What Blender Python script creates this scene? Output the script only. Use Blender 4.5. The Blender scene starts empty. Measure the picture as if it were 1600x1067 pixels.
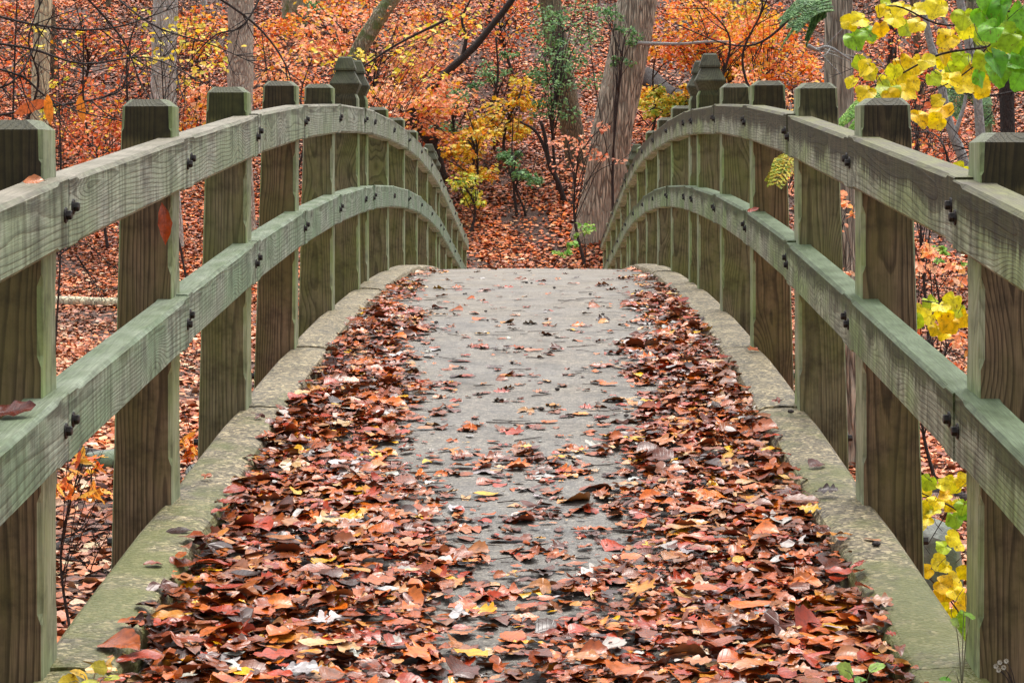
import bpy, math, random
import numpy as np
from mathutils import Vector, Matrix

random.seed(11)
RNG = np.random.default_rng(11)
C = bpy.context.scene.collection
SC = bpy.context.scene

# ------------------------------------------------------------------ camera, sky, sun, exposure
EYE = Vector((0.0635, 0.0, 0.806))        # deck crest is about z = 0
K = 1.5                                   # distances below are in units of K metres
FPX, VX, HY = 2430.0, 842.0, 265.0        # focal length / K and vanishing point, in pixels of a 1600 px wide frame
cam_d = bpy.data.cameras.new('camera')
cam = bpy.data.objects.new('camera', cam_d); C.objects.link(cam)
cam.location = EYE
cam.rotation_euler = (math.radians(90), 0, 0)
cam_d.sensor_width = 36.0
cam_d.lens = 36.0 * FPX * K / 1600.0
cam_d.shift_x = -(VX - 800.0) / 1600.0
cam_d.shift_y = -(533.5 - HY) / 1600.0
cam_d.clip_start = 0.05; cam_d.clip_end = 600
SC.camera = cam

SUN_EL, SUN_ROT = math.radians(72), math.radians(15)
w = bpy.data.worlds.new('World'); SC.world = w; w.use_nodes = True
wn = w.node_tree
bg = wn.nodes['Background']
sky = wn.nodes.new('ShaderNodeTexSky'); sky.sky_type = 'NISHITA'; sky.sun_disc = False
sky.sun_elevation = SUN_EL; sky.sun_rotation = SUN_ROT
sky.air_density = 1.0; sky.dust_density = 6.0; sky.ozone_density = 0.6
hs = wn.nodes.new('ShaderNodeHueSaturation'); hs.inputs['Saturation'].default_value = 0.22     # thin white overcast
wn.links.new(sky.outputs[0], hs.inputs['Color']); wn.links.new(hs.outputs[0], bg.inputs[0]); bg.inputs[1].default_value = 0.12
sl = bpy.data.lights.new('sun', 'SUN'); sl.energy = 1.0; sl.angle = math.radians(28); sl.color = (1, 0.95, 0.87)
so = bpy.data.objects.new('sun', sl); C.objects.link(so)
# direction towards the sun: azimuth SUN_ROT clockwise from +Y
sd = Vector((math.sin(SUN_ROT) * math.cos(SUN_EL), math.cos(SUN_ROT) * math.cos(SUN_EL), math.sin(SUN_EL)))
so.rotation_euler = sd.to_track_quat('Z', 'Y').to_euler()
SC.view_settings.view_transform = 'Standard'; SC.view_settings.look = 'None'
SC.view_settings.gamma = 1.0
SC.view_settings.exposure = 1.15
SC.cycles.max_bounces = 6; SC.cycles.diffuse_bounces = 3; SC.cycles.glossy_bounces = 2
SC.cycles.transmission_bounces = 3; SC.cycles.transparent_max_bounces = 4

# ------------------------------------------------------------------ helpers
def P(px, py, y):
    return Vector((EYE.x + (px - VX) / FPX * y, y * K, EYE.z - (py - HY) / FPX * y))

def lin(r, g, b, k=1.0):
    f = lambda c: ((c / 255 + 0.055) / 1.055) ** 2.4 if c > 10 else c / 255 / 12.92
    return (f(r) * k, f(g) * k, f(b) * k, 1.0)

def pal(k, *cols):
    return np.array([lin(*c, k) for c in cols])

def tag(o, label=None, cat=None, group=None, kind=None):
    if label: o['label'] = label
    if cat: o['category'] = cat
    if group: o['group'] = group
    if kind: o['kind'] = kind
    return o

def empty(name, loc, label, cat, group=None):
    o = bpy.data.objects.new(name, None); C.objects.link(o); o.location = loc
    o.empty_display_size = 0.2
    return tag(o, label, cat, group)

def mesh_np(name, V, F, mats, parent=None, col=None, uv=None, smooth=True, matidx=None, loc=None):
    """V (n,3), F list of tuples or an (m,k) array -> one mesh object; V in world space unless loc is given"""
    me = bpy.data.meshes.new(name)
    V = np.asarray(V, dtype=np.float32)
    if isinstance(F, np.ndarray):
        m, k = F.shape
        me.vertices.add(len(V)); me.vertices.foreach_set('co', V.ravel())
        me.loops.add(m * k); me.loops.foreach_set('vertex_index', F.ravel().astype(np.int32))
        me.polygons.add(m)
        me.polygons.foreach_set('loop_start', np.arange(0, m * k, k, dtype=np.int32))
        me.update(calc_edges=True)
    else:
        me.from_pydata(V.tolist(), [], F); me.update()
    for m_ in (mats if isinstance(mats, (list, tuple)) else [mats]):
        me.materials.append(m_)
    if smooth: me.polygons.foreach_set('use_smooth', np.ones(len(me.polygons), dtype=bool))
    if matidx is not None: me.polygons.foreach_set('material_index', np.asarray(matidx, dtype=np.int32))
    if col is not None:
        a = me.attributes.new('col', 'FLOAT_COLOR', 'POINT'); a.data.foreach_set('color', np.asarray(col, dtype=np.float32).ravel())
    if uv is not None:
        a = me.attributes.new('luv', 'FLOAT_VECTOR', 'POINT'); a.data.foreach_set('vector', np.asarray(uv, dtype=np.float32).ravel())
    me.validate()
    o = bpy.data.objects.new(name, me); C.objects.link(o)
    if parent:
        o.parent = parent
        if loc is None: o.location = -Vector(parent.location)   # V is in world space, parent is an unrotated Empty
        else: o.location = loc
    elif loc is not None: o.location = loc
    return o

class MB:
    def __init__(s): s.v = []; s.f = []; s.m = []
    def add(s, vs, fs, m=0):
        b = len(s.v); s.v += [tuple(p) for p in vs]; s.f += [tuple(i + b for i in f) for f in fs]; s.m += [m] * len(fs)
    def tube(s, pts, rad, n=8, m=0, cap=True, wob=0.0):
        pts = [Vector(p) for p in pts]
        N = len(pts); rings = []
        up = Vector((0.31, 0.17, 0.94)).normalized()
        for i in range(N):
            t = (pts[min(i + 1, N - 1)] - pts[max(i - 1, 0)])
            t = t.normalized() if t.length > 1e-9 else Vector((0, 0, 1))
            a = t.cross(up)
            if a.length < 0.15: a = t.cross(Vector((1, 0, 0)))
            a.normalize(); b = t.cross(a).normalized()
            if i and rings:
                a = (pa - t * pa.dot(t)).normalized(); b = t.cross(a).normalized()
            pa = a
            r = rad[i] if hasattr(rad, '__len__') else rad
            ring = []
            for k in range(n):
                an = 2 * math.pi * k / n
                rr = r * (1 + (wob * (random.random() - 0.5) if wob else 0))
                ring.append(pts[i] + (a * math.cos(an) + b * math.sin(an)) * rr)
            rings.append(ring)
        vs = [p for r_ in rings for p in r_]
        fs = []
        for i in range(N - 1):
            for k in range(n):
                k2 = (k + 1) % n
                fs.append((i * n + k, i * n + k2, (i + 1) * n + k2, (i + 1) * n + k))
        if cap:
            fs.append(tuple(range(n))[::-1]); fs.append(tuple((N - 1) * n + k for k in range(n)))
        s.add(vs, fs, m)
    def loft(s, secs, m=None, cap=True):
        """closed sections with the same number of points; m(i) gives a side's material"""
        n = len(secs[0]); vs = [p for q in secs for p in q]; b = len(s.v)
        s.v += [tuple(p) for p in vs]
        for i in range(len(secs) - 1):
            for k in range(n):
                k2 = (k + 1) % n
                s.f.append((b + i * n + k, b + i * n + k2, b + (i + 1) * n + k2, b + (i + 1) * n + k)); s.m.append(m(k) if m else 0)
        if cap:
            s.f.append(tuple(b + k for k in range(n))[::-1]); s.m.append(0)
            s.f.append(tuple(b + (len(secs) - 1) * n + k for k in range(n))); s.m.append(0)
    def build(s, name, mats, parent=None, smooth=False, loc=None):
        o = mesh_np(name, np.array(s.v), s.f, mats, parent, smooth=smooth, matidx=s.m, loc=loc)
        return o

def fix_normals(o):
    import bmesh
    bm = bmesh.new(); bm.from_mesh(o.data); bmesh.ops.recalc_face_normals(bm, faces=bm.faces); bm.to_mesh(o.data); bm.free()
    return o

def smooth_path(pts, n):
    """Catmull-Rom through pts"""
    pts = [Vector(p) for p in pts]
    if len(pts) == 2: return [pts[0].lerp(pts[1], i / n) for i in range(n + 1)]
    q = [2 * pts[0] - pts[1]] + pts + [2 * pts[-1] - pts[-2]]
    out = []
    segs = len(pts) - 1
    for i in range(n + 1):
        u = i / n * segs; k = min(int(u), segs - 1); t = u - k
        a, b, c, d = q[k:k + 4]
        out.append(0.5 * ((2 * b) + (c - a) * t + (2 * a - 5 * b + 4 * c - d) * t * t + (3 * b - a - 3 * c + d) * t ** 3))
    return out

# ------------------------------------------------------------------ materials
def nd(nt, typ, ins=None, **props):
    n = nt.nodes.new('ShaderNode' + typ)
    for k, v in props.items(): setattr(n, k, v)
    for k, v in (ins or {}).items():
        s = n.inputs[k]
        if hasattr(v, 'is_output'): nt.links.new(v, s)
        else: s.default_value = v
    return n
def mth(nt, op, a, b=0.0, c=None):
    ins = {0: a, 1: b}
    if c is not None: ins[2] = c
    return nd(nt, 'Math', ins, operation=op).outputs[0]
def mixc(nt, f, a, b, blend='MIX'):
    return nd(nt, 'Mix', {0: f, 6: a, 7: b}, data_type='RGBA', blend_type=blend).outputs[2]
def ramp(nt, f, stops):
    r = nd(nt, 'ValToRGB', {0: f}); e = r.color_ramp.elements
    while len(e) < len(stops): e.new(0.5)
    for i, (p, c) in enumerate(stops):
        e[i].position = p; e[i].color = c if len(c) == 4 else (*c, 1)
    return r.outputs[0]
def g(v): return (v, v, v, 1)
def noise(nt, vec, scale, detail=3.0, rough=0.55):
    return nd(nt, 'TexNoise', {'Vector': vec, 'Scale': scale, 'Detail': detail, 'Roughness': rough}).outputs[0]
def comb(nt, x, y, z): return nd(nt, 'CombineXYZ', {0: x, 1: y, 2: z}).outputs[0]
def newmat(name):
    m = bpy.data.materials.new(name); m.use_nodes = True
    nt = m.node_tree; return m, nt, nt.nodes['Principled BSDF']
def bump(nt, b, h, strength, dist):
    nt.links.new(nd(nt, 'Bump', {'Strength': strength, 'Distance': dist, 'Height': h}).outputs[0], b.inputs['Normal'])

def wood(name, axis, light, dark, green, top=None, gamt=0.5, streak=0.0, rough=0.62, drip=None):
    m, nt, b = newmat(name)
    tc = nd(nt, 'TexCoord').outputs['Object']
    sp = nd(nt, 'SeparateXYZ', {0: tc}).outputs
    a, bb, c = (sp[0], sp[1], sp[2]) if axis == 'X' else (sp[2], sp[0], sp[1])
    rnd = nd(nt, 'ObjectInfo').outputs['Random']
    off = mth(nt, 'MULTIPLY', rnd, 61.0)
    # slow wander of the rings along the length
    v1 = comb(nt, mth(nt, 'ADD', mth(nt, 'MULTIPLY', a, 0.7), off), mth(nt, 'MULTIPLY', bb, 5.0), mth(nt, 'MULTIPLY', c, 5.0))
    n1 = noise(nt, v1, 1.0, 2.0)
    v2 = comb(nt, mth(nt, 'ADD', mth(nt, 'MULTIPLY', a, 5.0), off), mth(nt, 'MULTIPLY', bb, 30.0), mth(nt, 'MULTIPLY', c, 30.0))
    n2 = noise(nt, v2, 1.0, 3.0)
    # knots, seen on every face
    vk = comb(nt, mth(nt, 'ADD', mth(nt, 'MULTIPLY', a, 1.7), off), mth(nt, 'ADD', mth(nt, 'MULTIPLY', bb, 4.5), mth(nt, 'MULTIPLY', c, 4.5)), off)
    kd = nd(nt, 'TexVoronoi', {'Vector': vk, 'Scale': 1.0}, voronoi_dimensions='3D').outputs['Distance']
    kn = nd(nt, 'MapRange', {0: kd, 1: 0.0, 2: 0.42, 3: 1.0, 4: 0.0}, interpolation_type='SMOOTHSTEP').outputs[0]
    kc = nd(nt, 'MapRange', {0: kd, 1: 0.05, 2: 0.11, 3: 1.0, 4: 0.0}, interpolation_type='SMOOTHSTEP').outputs[0]
    r1 = mth(nt, 'ADD', bb, mth(nt, 'MULTIPLY', mth(nt, 'SUBTRACT', rnd, 0.5), 0.10))
    r2 = mth(nt, 'ADD', c, 0.03)
    r = mth(nt, 'SQRT', mth(nt, 'ADD', mth(nt, 'MULTIPLY', r1, r1), mth(nt, 'MULTIPLY', r2, r2)))
    rr = mth(nt, 'ADD', mth(nt, 'MULTIPLY', r, 85.0), mth(nt, 'ADD', mth(nt, 'MULTIPLY', n1, 9.0), mth(nt, 'ADD', mth(nt, 'MULTIPLY', kn, 4.5), mth(nt, 'MULTIPLY', n2, 0.5))))
    saw = mth(nt, 'FRACT', rr)
    grain = ramp(nt, saw, [(0.0, g(0.15)), (0.5, g(0.35)), (0.82, g(0.95)), (0.93, g(0.8)), (1.0, g(0.15))])
    v3 = comb(nt, mth(nt, 'ADD', mth(nt, 'MULTIPLY', a, 9.0), off), mth(nt, 'MULTIPLY', bb, 330.0), mth(nt, 'MULTIPLY', c, 330.0))
    fib = noise(nt, v3, 1.0, 2.0)
    v4 = comb(nt, mth(nt, 'ADD', mth(nt, 'MULTIPLY', a, 2.3), off), mth(nt, 'MULTIPLY', bb, 5.0), mth(nt, 'MULTIPLY', c, 4.0))
    st = noise(nt, v4, 1.0, 5.0, 0.6)
    base = mixc(nt, mth(nt, 'MULTIPLY', grain, gamt), light, dark)
    base = mixc(nt, mth(nt, 'MULTIPLY', kc, 0.75), base, tuple(0.35 * q for q in dark[:3]) + (1,))
    base = mixc(nt, 1.0, base, ramp(nt, fib, [(0.28, g(0.55)), (0.68, g(1.3))]), 'MULTIPLY')
    gm = ramp(nt, st, [(0.42, g(0.0)), (0.62, g(0.85))])
    base = mixc(nt, gm, base, mixc(nt, mth(nt, 'MULTIPLY', grain, gamt), green, tuple(0.45 * q for q in green[:3]) + (1,)))
    blot = noise(nt, tc, 9.0, 6.0, 0.65)
    base = mixc(nt, 1.0, base, ramp(nt, blot, [(0.3, g(0.45)), (0.5, g(1.0)), (0.75, g(1.25))]), 'MULTIPLY')
    if streak:      # rain runs down the face of the rail: pale drips and dark wet ones
        vs = comb(nt, mth(nt, 'ADD', mth(nt, 'MULTIPLY', a, 26.0), off), 0.0, mth(nt, 'MULTIPLY', c, 2.2))
        sn = noise(nt, vs, 1.0, 4.0, 0.6)
        base = mixc(nt, streak, base, mixc(nt, 1.0, base, ramp(nt, sn, [(0.3, (0.35, 0.33, 0.26)), (0.47, g(0.95)), (0.62, (1.35, 1.38, 1.4)), (0.75, (1.6, 1.66, 1.72))]), 'MULTIPLY'))
    if drip:        # dark wet stain soaked in along the top edge, running down in ragged tongues
        up, al = (c, a) if axis == 'X' else (a, mth(nt, 'ADD', bb, c))
        dn = noise(nt, comb(nt, mth(nt, 'ADD', mth(nt, 'MULTIPLY', al, 38.0), off), 0.0, mth(nt, 'MULTIPLY', up, 3.0)), 1.0, 4.0, 0.6)
        dl = noise(nt, comb(nt, mth(nt, 'ADD', mth(nt, 'MULTIPLY', al, 2.4), off), 3.0, 0.0), 1.0, 2.0)
        dep = mth(nt, 'ADD', mth(nt, 'MULTIPLY', dn, 0.12), mth(nt, 'MULTIPLY', dl, 0.16))
        edge = mth(nt, 'ADD', mth(nt, 'ADD', up, dep), drip[0])
        df = nd(nt, 'MapRange', {0: edge, 1: -0.012, 2: 0.016, 3: 0.0, 4: drip[1]}).outputs[0]
        base = mixc(nt, df, base, mixc(nt, 1.0, base, drip[2], 'MULTIPLY'))
    if top:
        nz = nd(nt, 'SeparateXYZ', {0: nd(nt, 'NewGeometry').outputs['Normal']}).outputs[2]
        tf = nd(nt, 'MapRange', {0: nz, 1: 0.55, 2: 0.8, 3: 0.0, 4: 1.0}).outputs[0]
        tn = noise(nt, v4, 2.2, 5.0)
        tcol = mixc(nt, ramp(nt, tn, [(0.35, g(0)), (0.65, g(1))]), top[0], top[1])
        tcol = mixc(nt, 1.0, tcol, ramp(nt, fib, [(0.25, g(0.6)), (0.7, g(1.25))]), 'MULTIPLY')
        base = mixc(nt, mth(nt, 'MULTIPLY', tf, 0.85), base, tcol)
    nt.links.new(base, b.inputs['Base Color'])
    b.inputs['Roughness'].default_value = rough
    b.inputs['Specular IOR Level'].default_value = 0.35
    h = mth(nt, 'ADD', mth(nt, 'MULTIPLY', grain, 0.5), mth(nt, 'ADD', mth(nt, 'MULTIPLY', fib, 0.6), mth(nt, 'MULTIPLY', blot, 0.6)))
    bump(nt, b, h, 0.5, 0.003)
    return m

M = {}
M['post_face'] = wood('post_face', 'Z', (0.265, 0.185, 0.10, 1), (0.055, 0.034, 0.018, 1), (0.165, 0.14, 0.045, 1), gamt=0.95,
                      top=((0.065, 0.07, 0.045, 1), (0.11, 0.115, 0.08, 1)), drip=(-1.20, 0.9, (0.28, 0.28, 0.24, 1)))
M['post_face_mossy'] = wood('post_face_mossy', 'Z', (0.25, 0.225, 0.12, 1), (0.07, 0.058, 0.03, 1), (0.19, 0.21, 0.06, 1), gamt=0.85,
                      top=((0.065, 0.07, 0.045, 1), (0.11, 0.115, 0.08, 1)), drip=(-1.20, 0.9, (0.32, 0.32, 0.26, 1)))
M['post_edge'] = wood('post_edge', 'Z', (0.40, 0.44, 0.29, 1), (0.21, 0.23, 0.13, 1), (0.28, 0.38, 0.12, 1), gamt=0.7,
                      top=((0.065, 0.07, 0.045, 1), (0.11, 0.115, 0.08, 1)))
M['rail_upper'] = wood('rail_upper', 'X', (0.385, 0.41, 0.325, 1), (0.115, 0.115, 0.08, 1), (0.26, 0.32, 0.19, 1),
                       top=((0.27, 0.235, 0.185, 1), (0.14, 0.125, 0.085, 1)), gamt=0.85, streak=1.0, drip=(-0.12, 0.8, (0.40, 0.36, 0.29, 1)))
M['rail_lower'] = wood('rail_lower', 'X', (0.335, 0.39, 0.305, 1), (0.10, 0.115, 0.08, 1), (0.21, 0.32, 0.19, 1),
                       top=((0.13, 0.175, 0.085, 1), (0.27, 0.31, 0.22, 1)), gamt=0.85, streak=0.9, drip=(-0.135, 0.75, (0.42, 0.46, 0.28, 1)))
M['rail_upper_stained'] = wood('rail_upper_stained', 'X', (0.39, 0.405, 0.30, 1), (0.13, 0.13, 0.085, 1), (0.24, 0.30, 0.12, 1),
                       top=((0.11, 0.095, 0.07, 1), (0.16, 0.165, 0.06, 1)), gamt=0.8, streak=1.0, drip=(-0.055, 1.0, (0.20, 0.17, 0.11, 1)))
M['rail_lower_stained'] = wood('rail_lower_stained', 'X', (0.36, 0.39, 0.285, 1), (0.12, 0.13, 0.085, 1), (0.21, 0.31, 0.11, 1),
                       top=((0.085, 0.125, 0.055, 1), (0.19, 0.25, 0.15, 1)), gamt=0.8, streak=0.95, drip=(-0.085, 0.95, (0.22, 0.25, 0.13, 1)))
M['finial'] = wood('finial', 'Z', (0.10, 0.10, 0.062, 1), (0.045, 0.045, 0.028, 1), (0.10, 0.115, 0.05, 1), gamt=0.6,
                   top=((0.09, 0.11, 0.08, 1), (0.12, 0.14, 0.10, 1)))

def iron(name):
    m, nt, b = newmat(name)
    tc = nd(nt, 'TexCoord').outputs['Object']
    n = noise(nt, tc, 120.0, 4.0)
    nt.links.new(ramp(nt, n, [(0.35, (0.012, 0.012, 0.013)), (0.7, (0.05, 0.042, 0.038))]), b.inputs['Base Color'])
    b.inputs['Metallic'].default_value = 0.5; b.inputs['Roughness'].default_value = 0.5
    bump(nt, b, n, 0.3, 0.001)
    return m
M['iron'] = iron('blackened_iron')

def concrete(name, c1, c2, c3, moss, agg=0.0):
    m, nt, b = newmat(name)
    tc = nd(nt, 'TexCoord').outputs['Object']
    big = noise(nt, tc, 1.6, 5.0, 0.6)
    mid = noise(nt, tc, 14.0, 5.0, 0.6)
    fine = noise(nt, tc, 230.0, 2.0)
    vor = nd(nt, 'TexVoronoi', {'Vector': tc, 'Scale': 90.0})
    col = mixc(nt, ramp(nt, big, [(0.35, g(0)), (0.65, g(1))]), c1, c2)
    col = mixc(nt, ramp(nt, mid, [(0.4, g(0)), (0.66, g(0.85))]), col, c3)
    dirt = noise(nt, tc, 4.5, 6.0, 0.7)
    col = mixc(nt, 1.0, col, ramp(nt, dirt, [(0.3, g(0.4)), (0.5, g(0.9)), (0.75, g(1.1))]), 'MULTIPLY')
    col = mixc(nt, 1.0, col, ramp(nt, fine, [(0.3, g(0.72)), (0.7, g(1.22))]), 'MULTIPLY')
    h = mth(nt, 'MULTIPLY', fine, 0.6)
    if agg:
        stone = ramp(nt, nd(nt, 'SeparateXYZ', {0: vor.outputs['Color']}).outputs[0],
                     [(0.0, (0.3, 0.27, 0.2)), (0.4, (0.75, 0.72, 0.62)), (0.7, (1.15, 1.1, 0.95)), (0.85, (1.7, 1.6, 1.3)), (1.0, (2.5, 2.4, 2.1))])
        col = mixc(nt, agg, col, mixc(nt, 1.0, col, stone, 'MULTIPLY'))
        h = mth(nt, 'SUBTRACT', h, mth(nt, 'MULTIPLY', vor.outputs['Distance'], 1.2))
    if not moss:
        yd = nd(nt, 'SeparateXYZ', {0: tc}).outputs[1]
        dry = nd(nt, 'MapRange', {0: mth(nt, 'ADD', yd, mth(nt, 'MULTIPLY', big, 2.0)), 1: 8.0, 2: 19.0, 3: 0.0, 4: 1.0}).outputs[0]   # the crest has dried
        col = mixc(nt, dry, col, mixc(nt, 1.0, col, (1.36, 1.29, 1.2, 1), 'MULTIPLY'))
    if moss:
        mn = noise(nt, tc, 2.7, 6.0, 0.65)
        y = nd(nt, 'SeparateXYZ', {0: tc}).outputs[1]
        near = nd(nt, 'MapRange', {0: y, 1: 4.5, 2: 11.0, 3: 0.17, 4: -0.14}).outputs[0]   # the damp near end is greener
        mf = ramp(nt, mth(nt, 'ADD', mn, near), [(0.5, g(0)), (0.64, g(0.78))])
        col = mixc(nt, mf, col, mixc(nt, fine, moss, tuple(0.4 * q for q in moss[:3]) + (1,)))
    nt.links.new(col, b.inputs['Base Color'])
    rf = ramp(nt, big, [(0.35, g(0.42)), (0.65, g(0.7))])
    nt.links.new(rf, b.inputs['Roughness'])
    bump(nt, b, h, 0.7, 0.006)
    return m
M['deck'] = concrete('wet_deck_concrete', (0.165, 0.155, 0.145, 1), (0.205, 0.188, 0.168, 1), (0.135, 0.126, 0.12, 1), None, agg=0.45)
M['curb'] = concrete('kerb_concrete', (0.33, 0.28, 0.185, 1), (0.25, 0.215, 0.155, 1), (0.17, 0.15, 0.11, 1), (0.17, 0.19, 0.03, 1), agg=1.0)

def leafmat(name, rough=0.35, transl=0.0, veins=7.0, spec=0.5, spread=0.25):
    m, nt, b = newmat(name)
    at = nd(nt, 'Attribute', attribute_name='col').outputs['Color']
    uv = nd(nt, 'SeparateXYZ', {0: nd(nt, 'Attribute', attribute_name='luv').outputs['Vector']}).outputs
    tc = nd(nt, 'TexCoord').outputs['Object']
    n = noise(nt, tc, 45.0, 4.0, 0.6)
    av = mth(nt, 'ABSOLUTE', uv[1])
    ph = mth(nt, 'SUBTRACT', mth(nt, 'MULTIPLY', uv[0], veins), mth(nt, 'MULTIPLY', av, 1.6))
    tri = mth(nt, 'ABSOLUTE', mth(nt, 'SUBTRACT', mth(nt, 'FRACT', ph), 0.5))            # 0 at a vein
    vein = nd(nt, 'MapRange', {0: tri, 1: 0.0, 2: 0.10, 3: 1.0, 4: 0.0}).outputs[0]
    mid = nd(nt, 'MapRange', {0: av, 1: 0.03, 2: 0.09, 3: 1.0, 4: 0.0}).outputs[0]
    vm = mth(nt, 'MAXIMUM', mth(nt, 'MULTIPLY', vein, 0.7), mid)
    if transl and veins == 6.0:
        sp_ = noise(nt, tc, 60.0, 3.0, 0.6)
        at = mixc(nt, ramp(nt, sp_, [(0.62, g(0)), (0.68, g(0.8))]), at, (0.20, 0.09, 0.02, 1))
    col = mixc(nt, 1.0, at, ramp(nt, n, [(0.28, g(0.45)), (0.5, g(1.0)), (0.75, g(1.3))]), 'MULTIPLY')
    col = mixc(nt, mth(nt, 'MULTIPLY', vm, 0.30), col, mixc(nt, 1.0, col, (0.45, 0.4, 0.4, 1), 'MULTIPLY'))
    bf = nd(nt, 'NewGeometry').outputs['Backfacing']
    col = mixc(nt, mth(nt, 'MULTIPLY', bf, 0.3), col, (0.40, 0.25, 0.15, 1)) if spread else col
    nt.links.new(col, b.inputs['Base Color'])
    b.inputs['Roughness'].default_value = rough
    b.inputs['Specular IOR Level'].default_value = spec
    bump(nt, b, mth(nt, 'ADD', mth(nt, 'MULTIPLY', vm, -0.5), mth(nt, 'MULTIPLY', n, 1.2)), 0.3, 0.003)
    if transl:
        t = nd(nt, 'BsdfTranslucent', {'Color': col})
        mx = nd(nt, 'MixShader', {0: transl, 1: b.outputs[0], 2: t.outputs[0]})
        nt.links.new(mx.outputs[0], nt.nodes['Material Output'].inputs[0])
    return m
M['wet_leaf'] = leafmat('wet_fallen_leaf', 0.27, 0.0, 8.0, 0.42)
M['litter'] = leafmat('leaf_litter', 0.45, 0.0, 5.0, 0.4, 0.2)
M['foliage'] = leafmat('autumn_foliage', 0.5, 0.35, 5.0, 0.3, 0)
M['near_leaf'] = leafmat('yellow_green_leaf', 0.42, 0.4, 6.0, 0.4, 0)

def bark(name, c1, c2, c3, scale=1.0, moss=None, aniso=0.16, depth=0.03):
    m, nt, b = newmat(name)
    tc = nd(nt, 'TexCoord').outputs['Object']
    sp = nd(nt, 'SeparateXYZ', {0: tc}).outputs
    v = comb(nt, sp[0], sp[1], mth(nt, 'MULTIPLY', sp[2], aniso))
    wv = nd(nt, 'VectorMath', {0: v, 1: nd(nt, 'VectorMath', {0: nd(nt, 'TexNoise', {'Vector': v, 'Scale': 9.0 * scale, 'Detail': 3.0}).outputs['Color'], 1: (0.09, 0.09, 0.09)}, operation='MULTIPLY').outputs[0]}, operation='ADD').outputs[0]
    vo = nd(nt, 'TexVoronoi', {'Vector': wv, 'Scale': 17.0 * scale}, feature='DISTANCE_TO_EDGE').outputs['Distance']
    ridge = ramp(nt, vo, [(0.0, g(0)), (0.22, g(0.75)), (0.6, g(1))])
    n = noise(nt, v, 60.0 * scale, 4.0)
    bigm = noise(nt, tc, 2.2, 4.0)
    col = mixc(nt, ridge, c2, c1)
    col = mixc(nt, ramp(nt, bigm, [(0.4, g(0)), (0.65, g(0.8))]), col, c3)
    col = mixc(nt, 1.0, col, ramp(nt, n, [(0.25, g(0.6)), (0.75, g(1.3))]), 'MULTIPLY')
    if moss:
        mm = noise(nt, tc, 5.0, 5.0, 0.65)
        col = mixc(nt, ramp(nt, mm, [(0.47, g(0)), (0.58, g(0.9))]), col, moss)
    nt.links.new(col, b.inputs['Base Color']); b.inputs['Roughness'].default_value = 0.85
    bump(nt, b, mth(nt, 'ADD', ridge, mth(nt, 'MULTIPLY', n, 0.35)), 0.9, depth)
    return m
M['bark_grey'] = bark('furrowed_grey_brown_bark', (0.7121, 0.6393, 0.4956, 1), (0.1029, 0.0788, 0.062, 1), (0.5459, 0.4896, 0.3841, 1), 1.25, aniso=0.09, depth=0.04)
M['bark_pale'] = bark('pale_grey_bark', (0.84, 0.84, 0.8179, 1), (0.3561, 0.3288, 0.2733, 1), (0.7405, 0.726, 0.6201, 1), 1.5, aniso=0.3)
M['bark_pink'] = bark('pinkish_grey_bark', (0.8059, 0.7179, 0.5844, 1), (0.2446, 0.1889, 0.1583, 1), (0.6107, 0.5586, 0.4626, 1), 1.3, aniso=0.25)
M['bark_tan'] = bark('smooth_tan_bark', (0.84, 0.7888, 0.525, 1), (0.3975, 0.3379, 0.2454, 1), (0.6376, 0.5985, 0.3935, 1), 0.8, aniso=0.3)
M['bark_moss'] = bark('mossy_bark', (0.5232, 0.4919, 0.3579, 1), (0.1613, 0.1411, 0.0907, 1), (0.3622, 0.3558, 0.2261, 1), 1.3, (0.13, 0.19, 0.06, 1), 0.25)
M['bark_brown'] = bark('brown_bark', (0.3366, 0.276, 0.1751, 1), (0.0525, 0.0367, 0.0259, 1), (0.2574, 0.2208, 0.1362, 1), 1.5, aniso=0.3)
M['bark_dark'] = bark('dark_wet_bark', (0.06, 0.042, 0.036, 1), (0.02, 0.014, 0.013, 1), (0.045, 0.034, 0.03, 1), 2.5, aniso=0.3, depth=0.01)
M['bark_silver'] = bark('smooth_silver_bark', (0.437, 0.437, 0.414, 1), (0.276, 0.276, 0.2702, 1), (0.345, 0.345, 0.3277, 1), 2.0, aniso=0.6, depth=0.004)
M['twig'] = bark('twig_bark', (0.075, 0.05, 0.04, 1), (0.03, 0.02, 0.018, 1), (0.06, 0.04, 0.034, 1), 4.0, aniso=1.0, depth=0.002)

def soil():
    m, nt, b = newmat('dark_leaf_mould')
    tc = nd(nt, 'TexCoord').outputs['Object']
    n = noise(nt, tc, 9.0, 6.0, 0.7); n2 = noise(nt, tc, 0.6, 3.0)
    c = ramp(nt, n, [(0.3, (0.03, 0.016, 0.012)), (0.55, (0.10, 0.045, 0.028)), (0.75, (0.17, 0.075, 0.04))])
    nt.links.new(mixc(nt, mth(nt, 'MULTIPLY', n2, 0.4), c, (0.06, 0.035, 0.025, 1)), b.inputs['Base Color'])
    b.inputs['Roughness'].default_value = 0.8
    bump(nt, b, n, 1.0, 0.05)
    return m
M['soil'] = soil()

def stone():
    m, nt, b = newmat('mossy_stone')
    tc = nd(nt, 'TexCoord').outputs['Object']
    n = noise(nt, tc, 7.0, 6.0, 0.65); n2 = noise(nt, tc, 2.5, 4.0)
    c = ramp(nt, n, [(0.3, (0.06, 0.065, 0.055)), (0.7, (0.25, 0.27, 0.23))])
    nt.links.new(mixc(nt, ramp(nt, n2, [(0.45, g(0)), (0.6, g(0.8))]), c, (0.10, 0.16, 0.07, 1)), b.inputs['Base Color'])
    b.inputs['Roughness'].default_value = 0.6; bump(nt, b, n, 0.8, 0.03)
    return m
M['stone'] = stone()

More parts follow.
